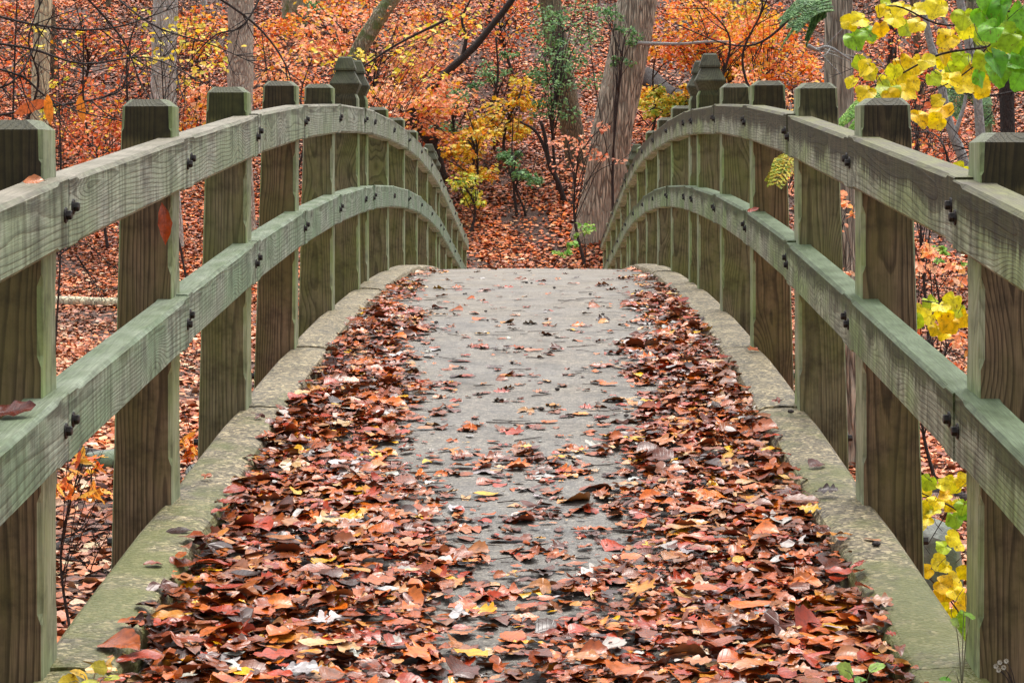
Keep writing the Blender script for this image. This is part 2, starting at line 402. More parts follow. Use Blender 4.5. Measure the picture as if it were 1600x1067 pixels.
# ------------------------------------------------------------------ terrain
GZ = -1.66
_ph = RNG.uniform(0, 6.28, 40)
def und(x, y):
    s = 0
    for k, (fx, fy, a) in enumerate([(0.31, 0.22, 0.22), (-0.18, 0.43, 0.18), (0.7, 0.35, 0.09), (0.5, -0.8, 0.07), (1.3, 1.1, 0.035), (-1.7, 1.4, 0.03), (2.9, -2.3, 0.015)]):
        s = s + a * np.sin(fx * x + fy * y + _ph[k])
    return s
def H(x, y):
    x = np.asarray(x, dtype=float); y = np.asarray(y, dtype=float) / K
    y0 = 25.0 + 0.05 * x
    t = y - y0
    hill = 0.47 * np.log1p(np.exp(np.clip(t / 1.2, -30, 30))) * 1.2
    crest = 49.0
    hill = np.where(y > crest, 0.47 * (crest - 25.0) - 0.12 * (y - crest) + 0 * x, hill)
    amp = 0.25 + 0.75 * np.clip((y - 24) / 6, 0, 1)
    # the path the bridge lands on, and the ground the near abutment sits on
    path = np.exp(-(x / 2.2) ** 2) * np.exp(-((y - 25) / 3.0) ** 2)
    return GZ + hill + und(x, y) * amp * (1 - 0.8 * path)
def Hf(x, y): return float(H(x, y))

xs = np.concatenate([np.linspace(-80, -26, 12), np.linspace(-24, 24, 121), np.linspace(26, 80, 12)])
ys = np.concatenate([np.linspace(-60, 0, 12), np.linspace(1, 60, 149), np.linspace(63, 120, 14)]) * K
X, Y = np.meshgrid(xs, ys)
Vt = np.stack([X, Y, H(X, Y)], -1).reshape(-1, 3)
nx, ny = len(xs), len(ys)
ii = (np.arange(ny - 1)[:, None] * nx + np.arange(nx - 1)[None, :]).ravel()
Ft = np.stack([ii, ii + 1, ii + nx + 1, ii + nx], 1)
tag(mesh_np('ground', Vt, Ft, M['soil']), kind='structure')

# ------------------------------------------------------------------ leaf shapes
def leaf_grid(kind, seed, nst=9, fine=True):
    """template: verts (n,3) with length 1 along +x, quads, uv"""
    r = random.Random(seed)
    cols = [-1, -0.55, 0, 0.55, 1] if fine else [-1, 0, 1]
    fold = r.uniform(-0.05, 0.32); bend = r.uniform(-0.8, 0.55); twist = r.uniform(-0.5, 0.5)
    wav = r.uniform(0.01, 0.055); wf = r.uniform(1.2, 3.0); wp = r.uniform(0, 6.28); lat = r.uniform(-0.3, 0.5)
    V, U = [], []
    for i in range(nst):
        t = i / (nst - 1)
        if kind == 'ovate': hw = 0.25 * (math.sin(math.pi * min(1, t ** 0.8)) ** 0.75) + 0.004
        elif kind == 'slender': hw = 0.15 * (math.sin(math.pi * t ** 0.9) ** 0.8) + 0.004
        elif kind == 'oak':
            hw = (0.10 + 0.24 * math.sin(math.pi * t ** 1.2) ** 0.8) * (0.42 + 0.58 * abs(math.sin(math.pi * (t * 3.4 + 0.15)))) if 0.1 < t < 0.985 else 0.015
        elif kind == 'broad': hw = 0.36 * (math.sin(math.pi * t ** 0.7) ** 0.6) + 0.004
        if kind != 'oak': hw *= 1 + 0.07 * (-1) ** i * (1 if nst > 7 else 0)
        sag = bend * (t - 0.5) ** 2
        for v in cols:
            y = v * hw; x = t
            if kind == 'oak' and abs(v) == 1: x = t + 0.06 * math.sin(math.pi * t)
            z = fold * abs(y) + sag * 0.8 + wav * math.sin(wf * 6.28 * t + wp) * abs(v) * (1 if v > 0 else -0.7) + twist * (t - 0.5) * y + lat * y * abs(y) * 3
            V.append((x - 0.5, y, z)); U.append((t, v, 0))
    n = len(cols)
    F = [(i * n + k, (i + 1) * n + k, (i + 1) * n + k + 1, i * n + k + 1) for i in range(nst - 1) for k in range(n - 1)]
    return np.array(V), np.array(F), np.array(U)

def leaf_palmate(seed, lobes=5, na=40, heart=False):
    r = random.Random(seed)
    cup = r.uniform(-0.35, 0.25); wv = r.uniform(0.03, 0.10); p = r.uniform(0, 6.28); droop = r.uniform(-0.35, 0.1)
    V, U = [], []
    for ring, f in enumerate((0.02, 0.55, 1.0)):
        for k in range(na):
            a = -math.pi + 2 * math.pi * k / na
            if heart:     # broad leaf with a pointed tip, two shoulders and a notch at the stalk
                R = 0.40 + 0.10 * math.cos(a) + 0.10 * max(0, math.cos(a * 1.0)) ** 14 + 0.09 * max(0, math.cos(abs(a) - 1.05)) ** 18
                R *= 1 - 0.65 * max(0, -math.cos(a)) ** 9
                R *= 1 + 0.05 * (k % 2)
            else:
                c = abs(math.cos(lobes * a / 2 * (0.93)))
                R = 0.16 + 0.36 * c ** 1.6 * (0.65 + 0.35 * math.cos(a))
                if abs(a) > 2.7: R *= 0.4
                R *= 1 + 0.10 * (k % 2)
            x, y = math.cos(a) * R * f, math.sin(a) * R * f
            z = cup * (x * x + y * y) + wv * math.sin(3 * a + p) * f + droop * x * abs(x) + 0.10 * abs(y)
            V.append((x, y, z)); U.append((x + 0.5, y * 2.5, 0))
    F = []
    for ring in range(2):
        for k in range(na):
            k2 = (k + 1) % na
            F.append((ring * na + k, (ring + 1) * na + k, (ring + 1) * na + k2, ring * na + k2))
    return np.array(V), np.array(F), np.array(U)

def leaf_simple(seed, hwf=0.33):
    """six-point folded leaf for things seen small"""
    r = random.Random(seed); z1, z2, zt = r.uniform(-.05, .22), r.uniform(-.05, .22), r.uniform(-.25, .25)
    V = np.array([(-.5, 0, zt * .5), (-.2, -hwf, z1), (.2, -hwf * .85, z2), (.5, 0, zt), (.2, hwf * .85, z1), (-.2, hwf, z2)])
    F = np.array([(0, 1, 2, 3), (0, 3, 4, 5)])
    U = np.array([(0, 0, 0), (.3, -1, 0), (.7, -1, 0), (1, 0, 0), (.7, 1, 0), (.3, 1, 0)], dtype=float)
    return V, F, U

def frames(dirs, norms):
    """(n,3,3) rotation with columns: length, width, normal"""
    d = dirs / np.linalg.norm(dirs, axis=1, keepdims=True)
    n = norms - d * np.sum(norms * d, 1, keepdims=True)
    n = n / np.maximum(np.linalg.norm(n, axis=1, keepdims=True), 1e-6)
    s = np.cross(n, d)
    return np.stack([d, s, n], 2)

def scatter(templates, which, pos, rot, size, col):
    """batch of transformed templates -> V, F, col, uv; every template must have quads"""
    Vs, Fs, Cs, Us = [], [], [], []; base = 0
    for ti, (tv, tf, tu) in enumerate(templates):
        m = np.where(which == ti)[0]
        if not len(m): continue
        v = np.einsum('nij,kj->nki', rot[m], tv) * size[m][:, None, None] + pos[m][:, None, :]
        k = len(tv)
        f = tf[None] + (np.arange(len(m)) * k)[:, None, None] + base
        Vs.append(v.reshape(-1, 3)); Fs.append(f.reshape(-1, 4))
        Cs.append(np.repeat(col[m], k, 0)); Us.append(np.tile(tu, (len(m), 1)))
        base += len(m) * k
    return np.concatenate(Vs), np.concatenate(Fs), np.concatenate(Cs), np.concatenate(Us)

def flat_rot(n, tilt, rng=RNG, base_n=None):
    yaw = rng.uniform(0, 2 * np.pi, n)
    d = np.stack([np.cos(yaw), np.sin(yaw), np.zeros(n)], 1)
    ta = rng.uniform(0, 2 * np.pi, n)
    nn = np.stack([np.sin(tilt) * np.cos(ta), np.sin(tilt) * np.sin(ta), np.cos(tilt)], 1)
    if base_n is not None: nn = nn + base_n - np.array([0, 0, 1.0])
    return frames(d, nn)

def jitter(cols, amt=0.22):
    k = 1 + RNG.uniform(-amt, amt, (len(cols), 1))
    h = 1 + RNG.uniform(-0.07, 0.07, (len(cols), 3))
    out = cols.copy(); out[:, :3] = out[:, :3] * k * h
    return out

# ------------------------------------------------------------------ leaf litter on the ground and the hillside
HILL = pal(1.0, (186, 88, 42), (206, 104, 48), (158, 74, 42), (120, 58, 42), (220, 122, 66), (196, 118, 80), (214, 154, 118), (164, 94, 68), (230, 120, 44), (86, 46, 38))
HILLW = np.array([.17, .15, .14, .11, .10, .10, .06, .09, .05, .03])
FLAT = pal(1.0, (186, 98, 62), (212, 148, 118), (168, 86, 54), (124, 66, 50), (228, 184, 160), (200, 124, 88), (158, 82, 50), (214, 118, 66), (98, 54, 44))
FLATW = np.array([.17, .14, .15, .12, .09, .13, .10, .06, .04])
def litter():
    pts = []
    for (y0, y1, dens) in ((4, 12, 340), (12, 24, 380), (24, 34, 640), (34, 43, 480), (43, 50, 120)):
        hw0 = 0.42 * y1 + 3.0
        n = int(dens * (y1 - y0) * 2 * hw0 * 0.95 * 1.3)
        y = RNG.uniform(y0, y1, n); x = RNG.uniform(-hw0, hw0, n)
        k = (np.abs(x) < 0.40 * y + 2.2)
        k &= ~((np.abs(x) < 1.0) & (y < 23.3))
        pts.append(np.stack([x[k], y[k] * K], 1))
    p = np.concatenate(pts); n = len(p)
    bare = np.sin(p[:, 0] * 1.7 + 2.1 * np.sin(p[:, 1] * 0.8)) * np.sin(p[:, 1] * 1.25 + 1.5 * np.sin(p[:, 0] * 0.9)) + 0.5 * np.sin(3.7 * p[:, 0] + 1.1 * p[:, 1])
    p = p[RNG.uniform(0, 1, len(p)) > 0.75 * np.clip((bare - 0.45) / 0.5, 0, 1)]; n = len(p)
    z = H(p[:, 0], p[:, 1]); e = 0.05
    gx = (H(p[:, 0] + e, p[:, 1]) - z) / e; gy = (H(p[:, 0], p[:, 1] + e) - z) / e
    bn = np.stack([-gx, -gy, np.ones(n)], 1); bn /= np.linalg.norm(bn, axis=1, keepdims=True)
    tilt = np.abs(RNG.normal(0, 0.42, n))
    rot = flat_rot(n, tilt, base_n=bn)
    size = RNG.uniform(0.07, 0.14, n) * np.interp(p[:, 1] / K, [10, 22, 30], [1.0, 0.9, 0.74])
    pos = np.stack([p[:, 0], p[:, 1], z + RNG.uniform(0.0, 0.045, n)], 1)
    hillf = np.clip((p[:, 1] / K - 23) / 4, 0, 1)
    ch = HILL[RNG.choice(len(HILL), n, p=HILLW / HILLW.sum())]; cf = FLAT[RNG.choice(len(FLAT), n, p=FLATW / FLATW.sum())]
    col = np.where((RNG.uniform(0, 1, n) < hillf)[:, None], ch, cf)
    # drifts where one kind of tree has dropped its leaves
    dr = np.sin(p[:, 0] * 0.9 + 1.3 * np.sin(p[:, 1] * 0.5)) + np.sin(p[:, 1] * 1.1 - 0.6 * p[:, 0])
    col[:, :3] *= (1 + 0.20 * dr)[:, None]
    col[:, :3] *= np.array([1.0, 1.07, 0.9])
    col = jitter(col, 0.3)
    T = [leaf_simple(s, random.Random(s).uniform(0.24, 0.4)) for s in range(14)]
    V, F, Cc, U = scatter(T, RNG.integers(0, 14, n), pos, rot, size, col)
    tag(mesh_np('leaf_litter', V, F, M['litter'], col=Cc, uv=U, smooth=False), kind='stuff')
    print('litter', n)
litter()

# ------------------------------------------------------------------ footbridge: deck, kerbs
U_ = 1.2 * K    # metres per post spacing
_d = np.array([2.0, 2.92, 3.94, 4.9, 5.9, 6.95, 8.0, 8.7, 10.0, 11.5, 12.8, 13.95])
_z = np.array([1.27, 1.133, .99, .882, .797, .74, .716, .716, .745, .835, .97, 1.12])
_z[1] -= 0.022; _z[0] -= 0.02
_sp = smooth_path([Vector((a_, b_, 0)) for a_, b_ in zip(_d, _z)], 400)
_sx = np.array([p.x for p in _sp]); _sy = np.array([p.y for p in _sp])
_sy = np.convolve(np.pad(_sy, 25, mode='reflect', reflect_type='odd'), np.ones(51) / 51, 'valid')
def curb_z(y):
    d = y / U_
    lo, hi = 2.05, 13.8
    if d < lo: v = np.interp(lo, _sx, _sy) - (d - lo) * 0.145
    elif d > hi: v = np.interp(hi, _sx, _sy) + (d - hi) * 0.182
    else: v = np.interp(d, _sx, _sy)
    return EYE.z - float(v)
def kerb_h(y): return float(np.interp(y / U_, [2, 5, 8, 12, 20], [.09, .08, .05, .036, .036]))
def deck_z(y): return curb_z(y) - kerb_h(y)
deck_zv = np.vectorize(deck_z)

POSTS = [0.92, 1.92, 2.92, 3.93, 4.9, 5.9, 6.93, 7.93, 8.36, 9.5, 10.6, 11.7, 12.85, 14.0, 14.38, 15.4, 16.4, 17.45, 18.55, 19.7]
FINIALS = {7, 8, 13, 14}
Y0B, Y1B = -2.5 * K, 24.2 * K
bridge = empty('footbridge', (0, 9.6 * K, deck_z(9.6 * K)), 'arched concrete footbridge deck strewn with wet leaves between low kerbs', 'footbridge')
yy = np.linspace(Y0B, Y1B, 150)
secs = []
for y in yy:
    z = deck_z(y)
    top = [(x, y, z + 0.012 * (1 - (x / 0.9) ** 2) - 0.012) for x in np.linspace(-0.93, 0.93, 9)]
    secs.append(top + [(1.05, y, z - 0.03), (1.05, y, z - 0.34), (-1.05, y, z - 0.34), (-1.05, y, z - 0.03)])
mb = MB(); mb.loft(secs)
fix_normals(mb.build('deck', M['deck'], bridge))

def kerb_seg(side, y0, y1, rise):
    mb = MB(); secs = []
    n = 5
    for i in range(n):
        t = i / (n - 1); y = y0 + (y1 - y0) * t
        z = curb_z(y0) * (1 - t) + curb_z(y1) * t + rise
        e = 0.012 if i in (0, n - 1) else 0.0
        j = random.uniform(-0.003, 0.003)
        prof = [(0.885 + j, -0.13), (0.887 + j, -0.035 - e * .4), (0.897 + j, -0.012 - e), (0.917, -0.002 - e), (0.99, 0.003 - e), (1.055, 0.0 - e), (1.07, -0.012 - e), (1.07, -0.20)]
        secs.append([(side * x, y, z + q) for x, q in prof])
    mb.loft(secs)
    return fix_normals(mb.build('kerb', M['curb'], bridge, smooth=False))
for side in (-1, 1):
    ks = [Y0B] + [d * U_ for d in POSTS if d not in (8.36, 14.38)] + [Y1B]
    for a, b_ in zip(ks[:-1], ks[1:]):
        m_ = (a + b_) / 2 if b_ - a > 0.9 else None
        kerb_seg(side, a + 0.003, b_ - 0.003, random.uniform(-0.006, 0.006))

# ------------------------------------------------------------------ railings: posts (> finial), rails (> bolt)
R_TOP, R_H, R_LOW = 1.092, 0.155, 0.612
def post_mesh(side, finial, tall=0.0):
    mb = MB()
    hy = 0.075
    def sec(z, c, x0, x1, h):
        # corners inner-front, outer-front, outer-back, inner-back; only the inner ones are chamfered
        e = min(c, 0.005) if z < R_TOP else c
        q = [(x0, -h + c), (x0 + c, -h), (x1 - e, -h), (x1, -h + e), (x1, h - e), (x1 - e, h), (x0 + c, h), (x0, h - c)]
        return [(side * a, b_, z) for a, b_ in q]
    def X1(z): return 1.185 + 0.035 * (1.2 - z) / 1.44
    def X0(z): return 1.036
    c0, c1 = 0.003, 0.012
    lo = R_LOW - R_H
    up = R_TOP - R_H
    lev = [(-0.25, c0), (0.10, c0), (0.125, c1), (lo - 0.085, c1), (lo - 0.06, c0), (R_LOW + 0.06, c0), (R_LOW + 0.085, c1), (up - 0.085, c1), (up - 0.06, c0), (R_TOP + 0.012, c0), (R_TOP + 0.02, 0.008)]
    secs = [sec(z, c, X0(z), X1(z), hy + 0.006 * (1.2 - z) / 1.44) for z, c in lev]
    if finial:
        secs.append(sec(1.16, 0.008, 1.036, 1.185, hy))
        secs.append(sec(1.19, 0.008, 1.048, 1.178, hy - 0.007))
    else:
        secs.append(sec(1.178, 0.010, 1.036, 1.185, hy))
        secs.append(sec(1.2, 0.014, 1.062, 1.165, hy - 0.02))
    if tall: secs = [[(a, b_, c + (tall if c > R_TOP + 0.005 else 0)) for a, b_, c in q] for q in secs]
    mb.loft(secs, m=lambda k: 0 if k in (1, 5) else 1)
    return mb
def finial_mesh(side):
    mb = MB(); cx = 1.114
    def sq(z, h): return [(side * (cx + a * h), b_ * h, z) for a, b_ in ((-1, -1), (1, -1), (1, 1), (-1, 1))]
    mb.loft([sq(1.188, 0.067), sq(1.246, 0.092), sq(1.254, 0.092), sq(1.335, 0.050)])
    mb.loft([sq(1.333, 0.064), sq(1.345, 0.064), sq(1.408, 0.042), sq(1.418, 0.034)])
    return mb
def rail_mesh(side, L, slope, zc):
    """u along, lateral x (inner face at 1.0), vertical ends"""
    mb = MB(); x0, x1 = 1.0, 1.085
    st = [(0.0, .002), (0.004, .003), (0.095, .003), (0.12, .010), (L - 0.12, .010), (L - 0.095, .003), (L - 0.004, .003), (L, .002)] if L > 0.7 else [(0, .003), (L, .003)]
    secs = []
    for u, c in st:
        t, b_ = 0.0, -R_H
        prof = [(x0, b_ + c), (x0, t - c), (x0 + c, t), (x1 - c * .6, t), (x1, t - c * .6), (x1, b_ + c), (x1 - c, b_), (x0 + c, b_)]
        secs.append([(u, side * x, z) for x, z in prof])
    mb.loft(secs)
    return mb
def bolt_mesh(side):
    mb = MB()
    def disc(x, r, n, ph=0): return [(side * x, r * math.cos(ph + 2 * math.pi * k / n), r * math.sin(ph + 2 * math.pi * k / n)) for k in range(n)]
    mb.loft([disc(1.003, 0.018, 14), disc(0.9975, 0.018, 14), disc(0.996, 0.0165, 14)])
    mb.loft([disc(0.997, 0.0115, 6), disc(0.987, 0.0115, 6), disc(0.985, 0.0095, 6)])
    return mb
def child_local(mb, name, mats, parent, mat4, smooth=False):
    me_o = mb.build(name, mats, None, smooth=smooth)
    fix_normals(me_o)
    me_o.parent = parent
    me_o.matrix_parent_inverse = Matrix.Identity(4)
    me_o.matrix_basis = mat4
    return me_o

def bevel(o, wdt=0.003):
    md = o.modifiers.new('edge_wear', 'BEVEL'); md.width = wdt; md.segments = 1; md.limit_method = 'ANGLE'; md.angle_limit = math.radians(35)

for side, lab in ((-1, 'weathered timber railing along the left kerb, with orange leaves caught on its posts'),
                  (1, 'weathered timber railing along the right kerb, below the yellow-leaved branches')):
    base = Vector((side * 1.1, 9.6 * K, curb_z(9.6 * K)))
    rl = empty('railing', base, lab, 'railing', 'timber railings of the footbridge')
    Tb = Matrix.Translation(-base)
    for i, d in enumerate(POSTS):
        y = d * U_; z = curb_z(y)
        jx = random.uniform(-0.004, 0.004); jr = random.uniform(-0.006, 0.006)
        Mp = Matrix.Translation((jx, y, z + random.uniform(-0.006, 0.008))) @ Matrix.Rotation(jr, 4, 'Y')
        # local origin on the post's own axis so that the grain sits in the timber
        sh = Matrix.Translation((side * 1.11, 0, 0))
        pm = post_mesh(side, i in FINIALS, 0.022 if i == 2 and side < 0 else 0.0)
        pm.v = [(a - side * 1.11, b_, c) for a, b_, c in pm.v]
        po = child_local(pm, 'post', [M['post_face_mossy' if i > 5 or i == 4 else 'post_face'], M['post_edge']], rl, Tb @ Mp @ sh)
        if i in FINIALS:
            fm = finial_mesh(side); fm.v = [(a - side * 1.11, b_, c) for a, b_, c in fm.v]
            child_local(fm, 'finial', M['finial'], po, Matrix.Identity(4))
        # bolt through the foot of the post into the kerb
        bm_ = MB()
        def disc(x, r, n): return [(side * x, r * math.cos(2 * math.pi * k / n), -0.14 + r * math.sin(2 * math.pi * k / n)) for k in range(n)]
        bm_.loft([disc(0.10, 0.022, 12), disc(0.118, 0.022, 12)]); bm_.loft([disc(0.112, 0.014, 6), disc(0.134, 0.013, 6)])
        child_local(bm_, 'bolt', M['iron'], po, Matrix.Identity(4))
    for (top, mk) in ((R_TOP, 'rail_upper'), (R_LOW, 'rail_lower')):
        for i in range(len(POSTS) - 1):
            ya, yb = POSTS[i] * U_, POSTS[i + 1] * U_
            za, zb = curb_z(ya) + top, curb_z(yb) + top
            dy, dz = yb - ya, zb - za
            L = math.hypot(dy, dz); an = math.atan2(dz, dy)
            g_ = 0.0025
            rm = rail_mesh(side, L - 2 * g_, an, 0)
            jx = random.uniform(-0.004, 0.004)
            # ends stay plumb: shear the board back along its own length
            rm.v = [(u + (z + R_H / 2) * math.tan(an), x - side * 1.04, z) for u, x, z in rm.v]
            # local axes: X along the rail (+Y and up), Y across (world X), Z up
            ex = Vector((0, math.cos(an), math.sin(an))); ey = Vector((1, 0, 0)); ez = Vector((0, -math.sin(an), math.cos(an)))
            Mr = Matrix(((ex.x, ey.x, ez.x, side * 1.04 + jx), (ex.y, ey.y, ez.y, ya + g_ - 0.0), (ex.z, ey.z, ez.z, za + random.uniform(-0.004, 0.004)), (0, 0, 0, 1)))
            ro = child_local(rm, 'rail', M[mk + ('_stained' if side > 0 else '')], rl, Tb @ Mr)
            ends = [0.042, L - 0.042] if L > 0.7 else [0.06]
            if d > 12: ends = ends
            for k, u in enumerate(ends):
                bb = bolt_mesh(side); bb.v = [(0, 0, 0) for _ in ()] or [(u + y_ , x_ - side * 1.04, z_ - R_H * (0.52 if k else 0.43)) for x_, y_, z_ in bb.v]
                child_local(bb, 'bolt', M['iron'], ro, Matrix.Identity(4))

# ------------------------------------------------------------------ fallen leaves on the bridge
DECKC = pal(0.80, (180, 88, 28), (146, 70, 32), (216, 108, 22), (104, 50, 30), (184, 116, 66), (216, 166, 112), (220, 142, 48), (150, 90, 58), (200, 192, 186), (238, 178, 20), (66, 36, 26), (176, 58, 20))
DECKW = np.array([.21, .18, .11, .12, .08, .04, .04, .07, .03, .024, .05, .12])
CNAME = ['rust brown', 'dull brown', 'orange brown', 'dark brown', 'dusty pink brown', 'pale pinkish tan', 'tawny orange', 'mauve brown', 'pale silvery', 'golden yellow', 'blackish brown', 'brick red']
def smooth01(t): t = np.clip(t, 0, 1); return t * t * (3 - 2 * t)
def cover(x, y):
    """how many layers of leaves lie at a point of the deck"""
    d = y / U_
    edge = np.abs(x) + 0.07 * np.sin(2.3 * y + 1.7 * np.sign(x)) + 0.05 * np.sin(6.1 * y + x * 3)
    # drift against each kerb, narrowing away from the camera
    w = np.interp(d, [2.5, 3.3, 4.2, 5.0, 6.0, 7.0, 8.2, 9.5, 10.5], [0.95, 0.80, 0.56, 0.45, 0.36, 0.27, 0.16, 0.08, 0.02])
    side = smooth01((edge - (0.90 - w)) / 0.36 + 0.45) * np.interp(d, [3, 5, 7, 8.5, 10, 12], [3.4, 3.0, 2.2, 1.0, 0.35, 0.05])
    cen = np.interp(d, [2.8, 3.3, 3.7, 4.0, 4.3, 4.6, 4.75, 5.1, 5.6, 6.5, 8, 12], [1.65, 1.25, 0.82, 0.55, 0.50, 0.66, 0.44, 0.24, 0.15, 0.08, 0.04, 0.0])
    cen = cen * (1 + 0.45 * np.sin(7.3 * y + 3.1 * x) * np.sin(5.1 * x + 1.1 * y))
    return np.maximum(side, cen)
def deck_leaves():
    n0 = 39000
    y = np.concatenate([RNG.uniform(2.6, 6.2, 18000), RNG.uniform(6.2, 13.5, 21000)]) * K
    x = RNG.uniform(-0.955, 0.955, n0)
    area = np.concatenate([np.full(18000, 3.6 * K * 1.78 / 18000), np.full(21000, 7.3 * K * 1.78 / 21000)])
    want = cover(x, y) / 0.0021          # leaves per square metre
    keep = RNG.uniform(0, 1, n0) < want * area
    keep &= (np.abs(x) < 0.885) | ((RNG.uniform(0, 1, n0) < 0.3) & (y < 4.4 * K) & (np.abs(x) < 0.885 + 0.035 * np.clip(1.6 - y / (5 * K), 0, 1)))
    x, y = x[keep], y[keep]; n = len(x)
    cov = cover(x, y)
    layer = RNG.uniform(0, 1, n) ** 0.8
    h = 0.004 + layer * np.clip(cov - 0.4, 0, 3) * 0.017
    tilt = np.abs(RNG.normal(0, 0.03 + 0.17 * layer * np.clip(cov / 2.2, 0.15, 1), n))
    sl = (deck_zv(y + 0.05) - deck_zv(y - 0.05)) / 0.1
    bn = np.stack([np.zeros(n), -sl, np.ones(n)], 1)
    rot = flat_rot(n, tilt, base_n=bn)
    kinds = RNG.choice(24, n)
    size = RNG.uniform(0.055, 0.122, n) * np.where(RNG.uniform(0, 1, n) < 0.42, RNG.uniform(0.25, 0.6, n), 1.0)
    ci = RNG.choice(len(DECKC), n, p=DECKW / DECKW.sum())
    col = jitter(DECKC[ci], 0.2)
    onk = np.abs(x) > 0.885
    h = np.where(onk, 0.092 + 0.01 * layer, np.maximum(h, 0.085 * smooth01((np.abs(x) - 0.74) / 0.14) * np.clip(cov / 3.0, 0, 1) * layer))
    pos = np.stack([x, y, deck_zv(y) + h], 1)
    T = []
    for s in range(24):
        k = ['ovate', 'oak', 'ovate', 'slender', 'oak', 'broad', 'ovate', 'palm'][s % 8]
        T.append(leaf_palmate(s * 7 + 1) if k == 'palm' else leaf_grid(k, s * 13 + 5, 17 if k == 'oak' else 9))
    big = {7, 15, 23}
    size = np.where(np.isin(kinds, list(big)), size * 1.15, size) * np.where((np.abs(x) < 0.45) & (RNG.uniform(0, 1, n) < 0.6), 0.7, 1.0)
    # the ones lying on top and nearest show largest: single things
    score = size * FPX / y * (0.25 + layer) * (1 - 0.25 * np.abs(x))
    order = np.argsort(-score)
    single = order[:285]; rest = order[285:]
    pos[single, 2] += 0.008
    V, F, Cc, U = scatter(T, kinds[rest], pos[rest], rot[rest], size[rest], col[rest])
    tag(mesh_np('fallen_leaves', V, F, M['wet_leaf'], col=Cc, uv=U), 'wet rust and brown leaves matted over the bridge deck', 'leaves', kind='stuff')
    for i in single:
        t = T[kinds[i]]
        v = (t[0] @ rot[i].T) * size[i]
        o = mesh_np('fallen_leaf', v, t[1], M['wet_leaf'], col=np.repeat(col[i][None], len(v), 0), uv=t[2], loc=Vector(pos[i]))
        zone = 'heaped against the left kerb' if x[i] < -0.38 else ('heaped against the right kerb' if x[i] > 0.38 else 'lying along the middle of the deck')
        shp = ['oval', 'lobed oak', 'oval', 'slender', 'lobed oak', 'broad', 'oval', 'star-shaped'][kinds[i] % 8]
        tag(o, f'{CNAME[ci[i]]} {shp} fallen leaf {zone}', 'leaf', 'fallen leaves on the bridge deck')
    print('deck leaves', n)
    return T
DECK_T = deck_leaves()

def single_leaf(name, label, t, p, d, nrm, size, col, mat, group=None, cat='leaf'):
    rot = frames(np.array([d], float), np.array([nrm], float))[0]
    v = (t[0] @ rot.T) * size
    o = mesh_np(name, v, t[1], mat, col=np.repeat(np.array([col]), len(v), 0), uv=t[2], loc=Vector(p))
    return tag(o, label, cat, group)
# leaves caught on the railing and lying on the kerbs
OR = lin(196, 84, 30, .85)
slt = leaf_grid('slender', 77, 9)
single_leaf('fallen_leaf', 'curled orange leaf hanging down the face of a left railing post', slt, P(257, 350, 4.63), (0.1, -.1, -1), (0.5, -1, 0.2), 0.13, OR, M['wet_leaf'])
single_leaf('fallen_leaf', 'dark red-brown leaf wedged against the nearest left post on the lower rail', leaf_grid('broad', 5, 9), (-1.05, 4.96, curb_z(4.96) + R_LOW + .012), (1, .1, .2), (0.1, -.7, 1), 0.09, lin(110, 50, 36, .8), M['wet_leaf'])
single_leaf('fallen_leaf', 'small tan leaf stuck on the upper left rail beside the nearest post', leaf_grid('ovate', 9, 9), (-1.045, 5.12, curb_z(5.12) + R_TOP + .008), (1, 0, .05), (0, -.6, 1), 0.05, lin(200, 120, 70, .8), M['wet_leaf'])
single_leaf('fallen_leaf', 'red leaf caught on the lower right rail near its crest', leaf_grid('ovate', 19, 9), (1.03, 7.0 * K, curb_z(7.0 * K) + R_LOW + .01), (1, 0, .3), (0, -.7, 1), 0.06, lin(190, 70, 34, .8), M['wet_leaf'])
kl = [(-1, 4.15, 'rust brown'), (-1, 4.9, 'tawny'), (-1, 5.65, 'dark brown'), (-1, 4.45, 'blackish'), (1, 4.3, 'tan'), (1, 5.1, 'dark brown'), (1, 5.9, 'rust brown'), (1, 6.9, 'tawny'), (1, 4.75, 'blackish')]
KC = {'rust brown': lin(150, 66, 34, .8), 'tawny': lin(196, 112, 70, .8), 'dark brown': lin(104, 52, 40, .8), 'blackish': lin(60, 36, 30, .8), 'tan': lin(200, 140, 100, .8)}
for s, y, cn in kl:
    y = y * K
    yy_ = y + random.uniform(-.1, .1)
    single_leaf('fallen_leaf', f'{cn} leaf lying flat on the {"left" if s < 0 else "right"} kerb top', DECK_T[random.randrange(24)], (s * random.uniform(.93, 1.02), yy_, curb_z(yy_) + 0.007),
                (random.uniform(-1, 1), random.uniform(-1, 1), 0.05), (random.uniform(-.2, .2), -.2, 1), random.uniform(.05, .08), KC[cn], M['wet_leaf'], 'leaves lying on the kerbs')

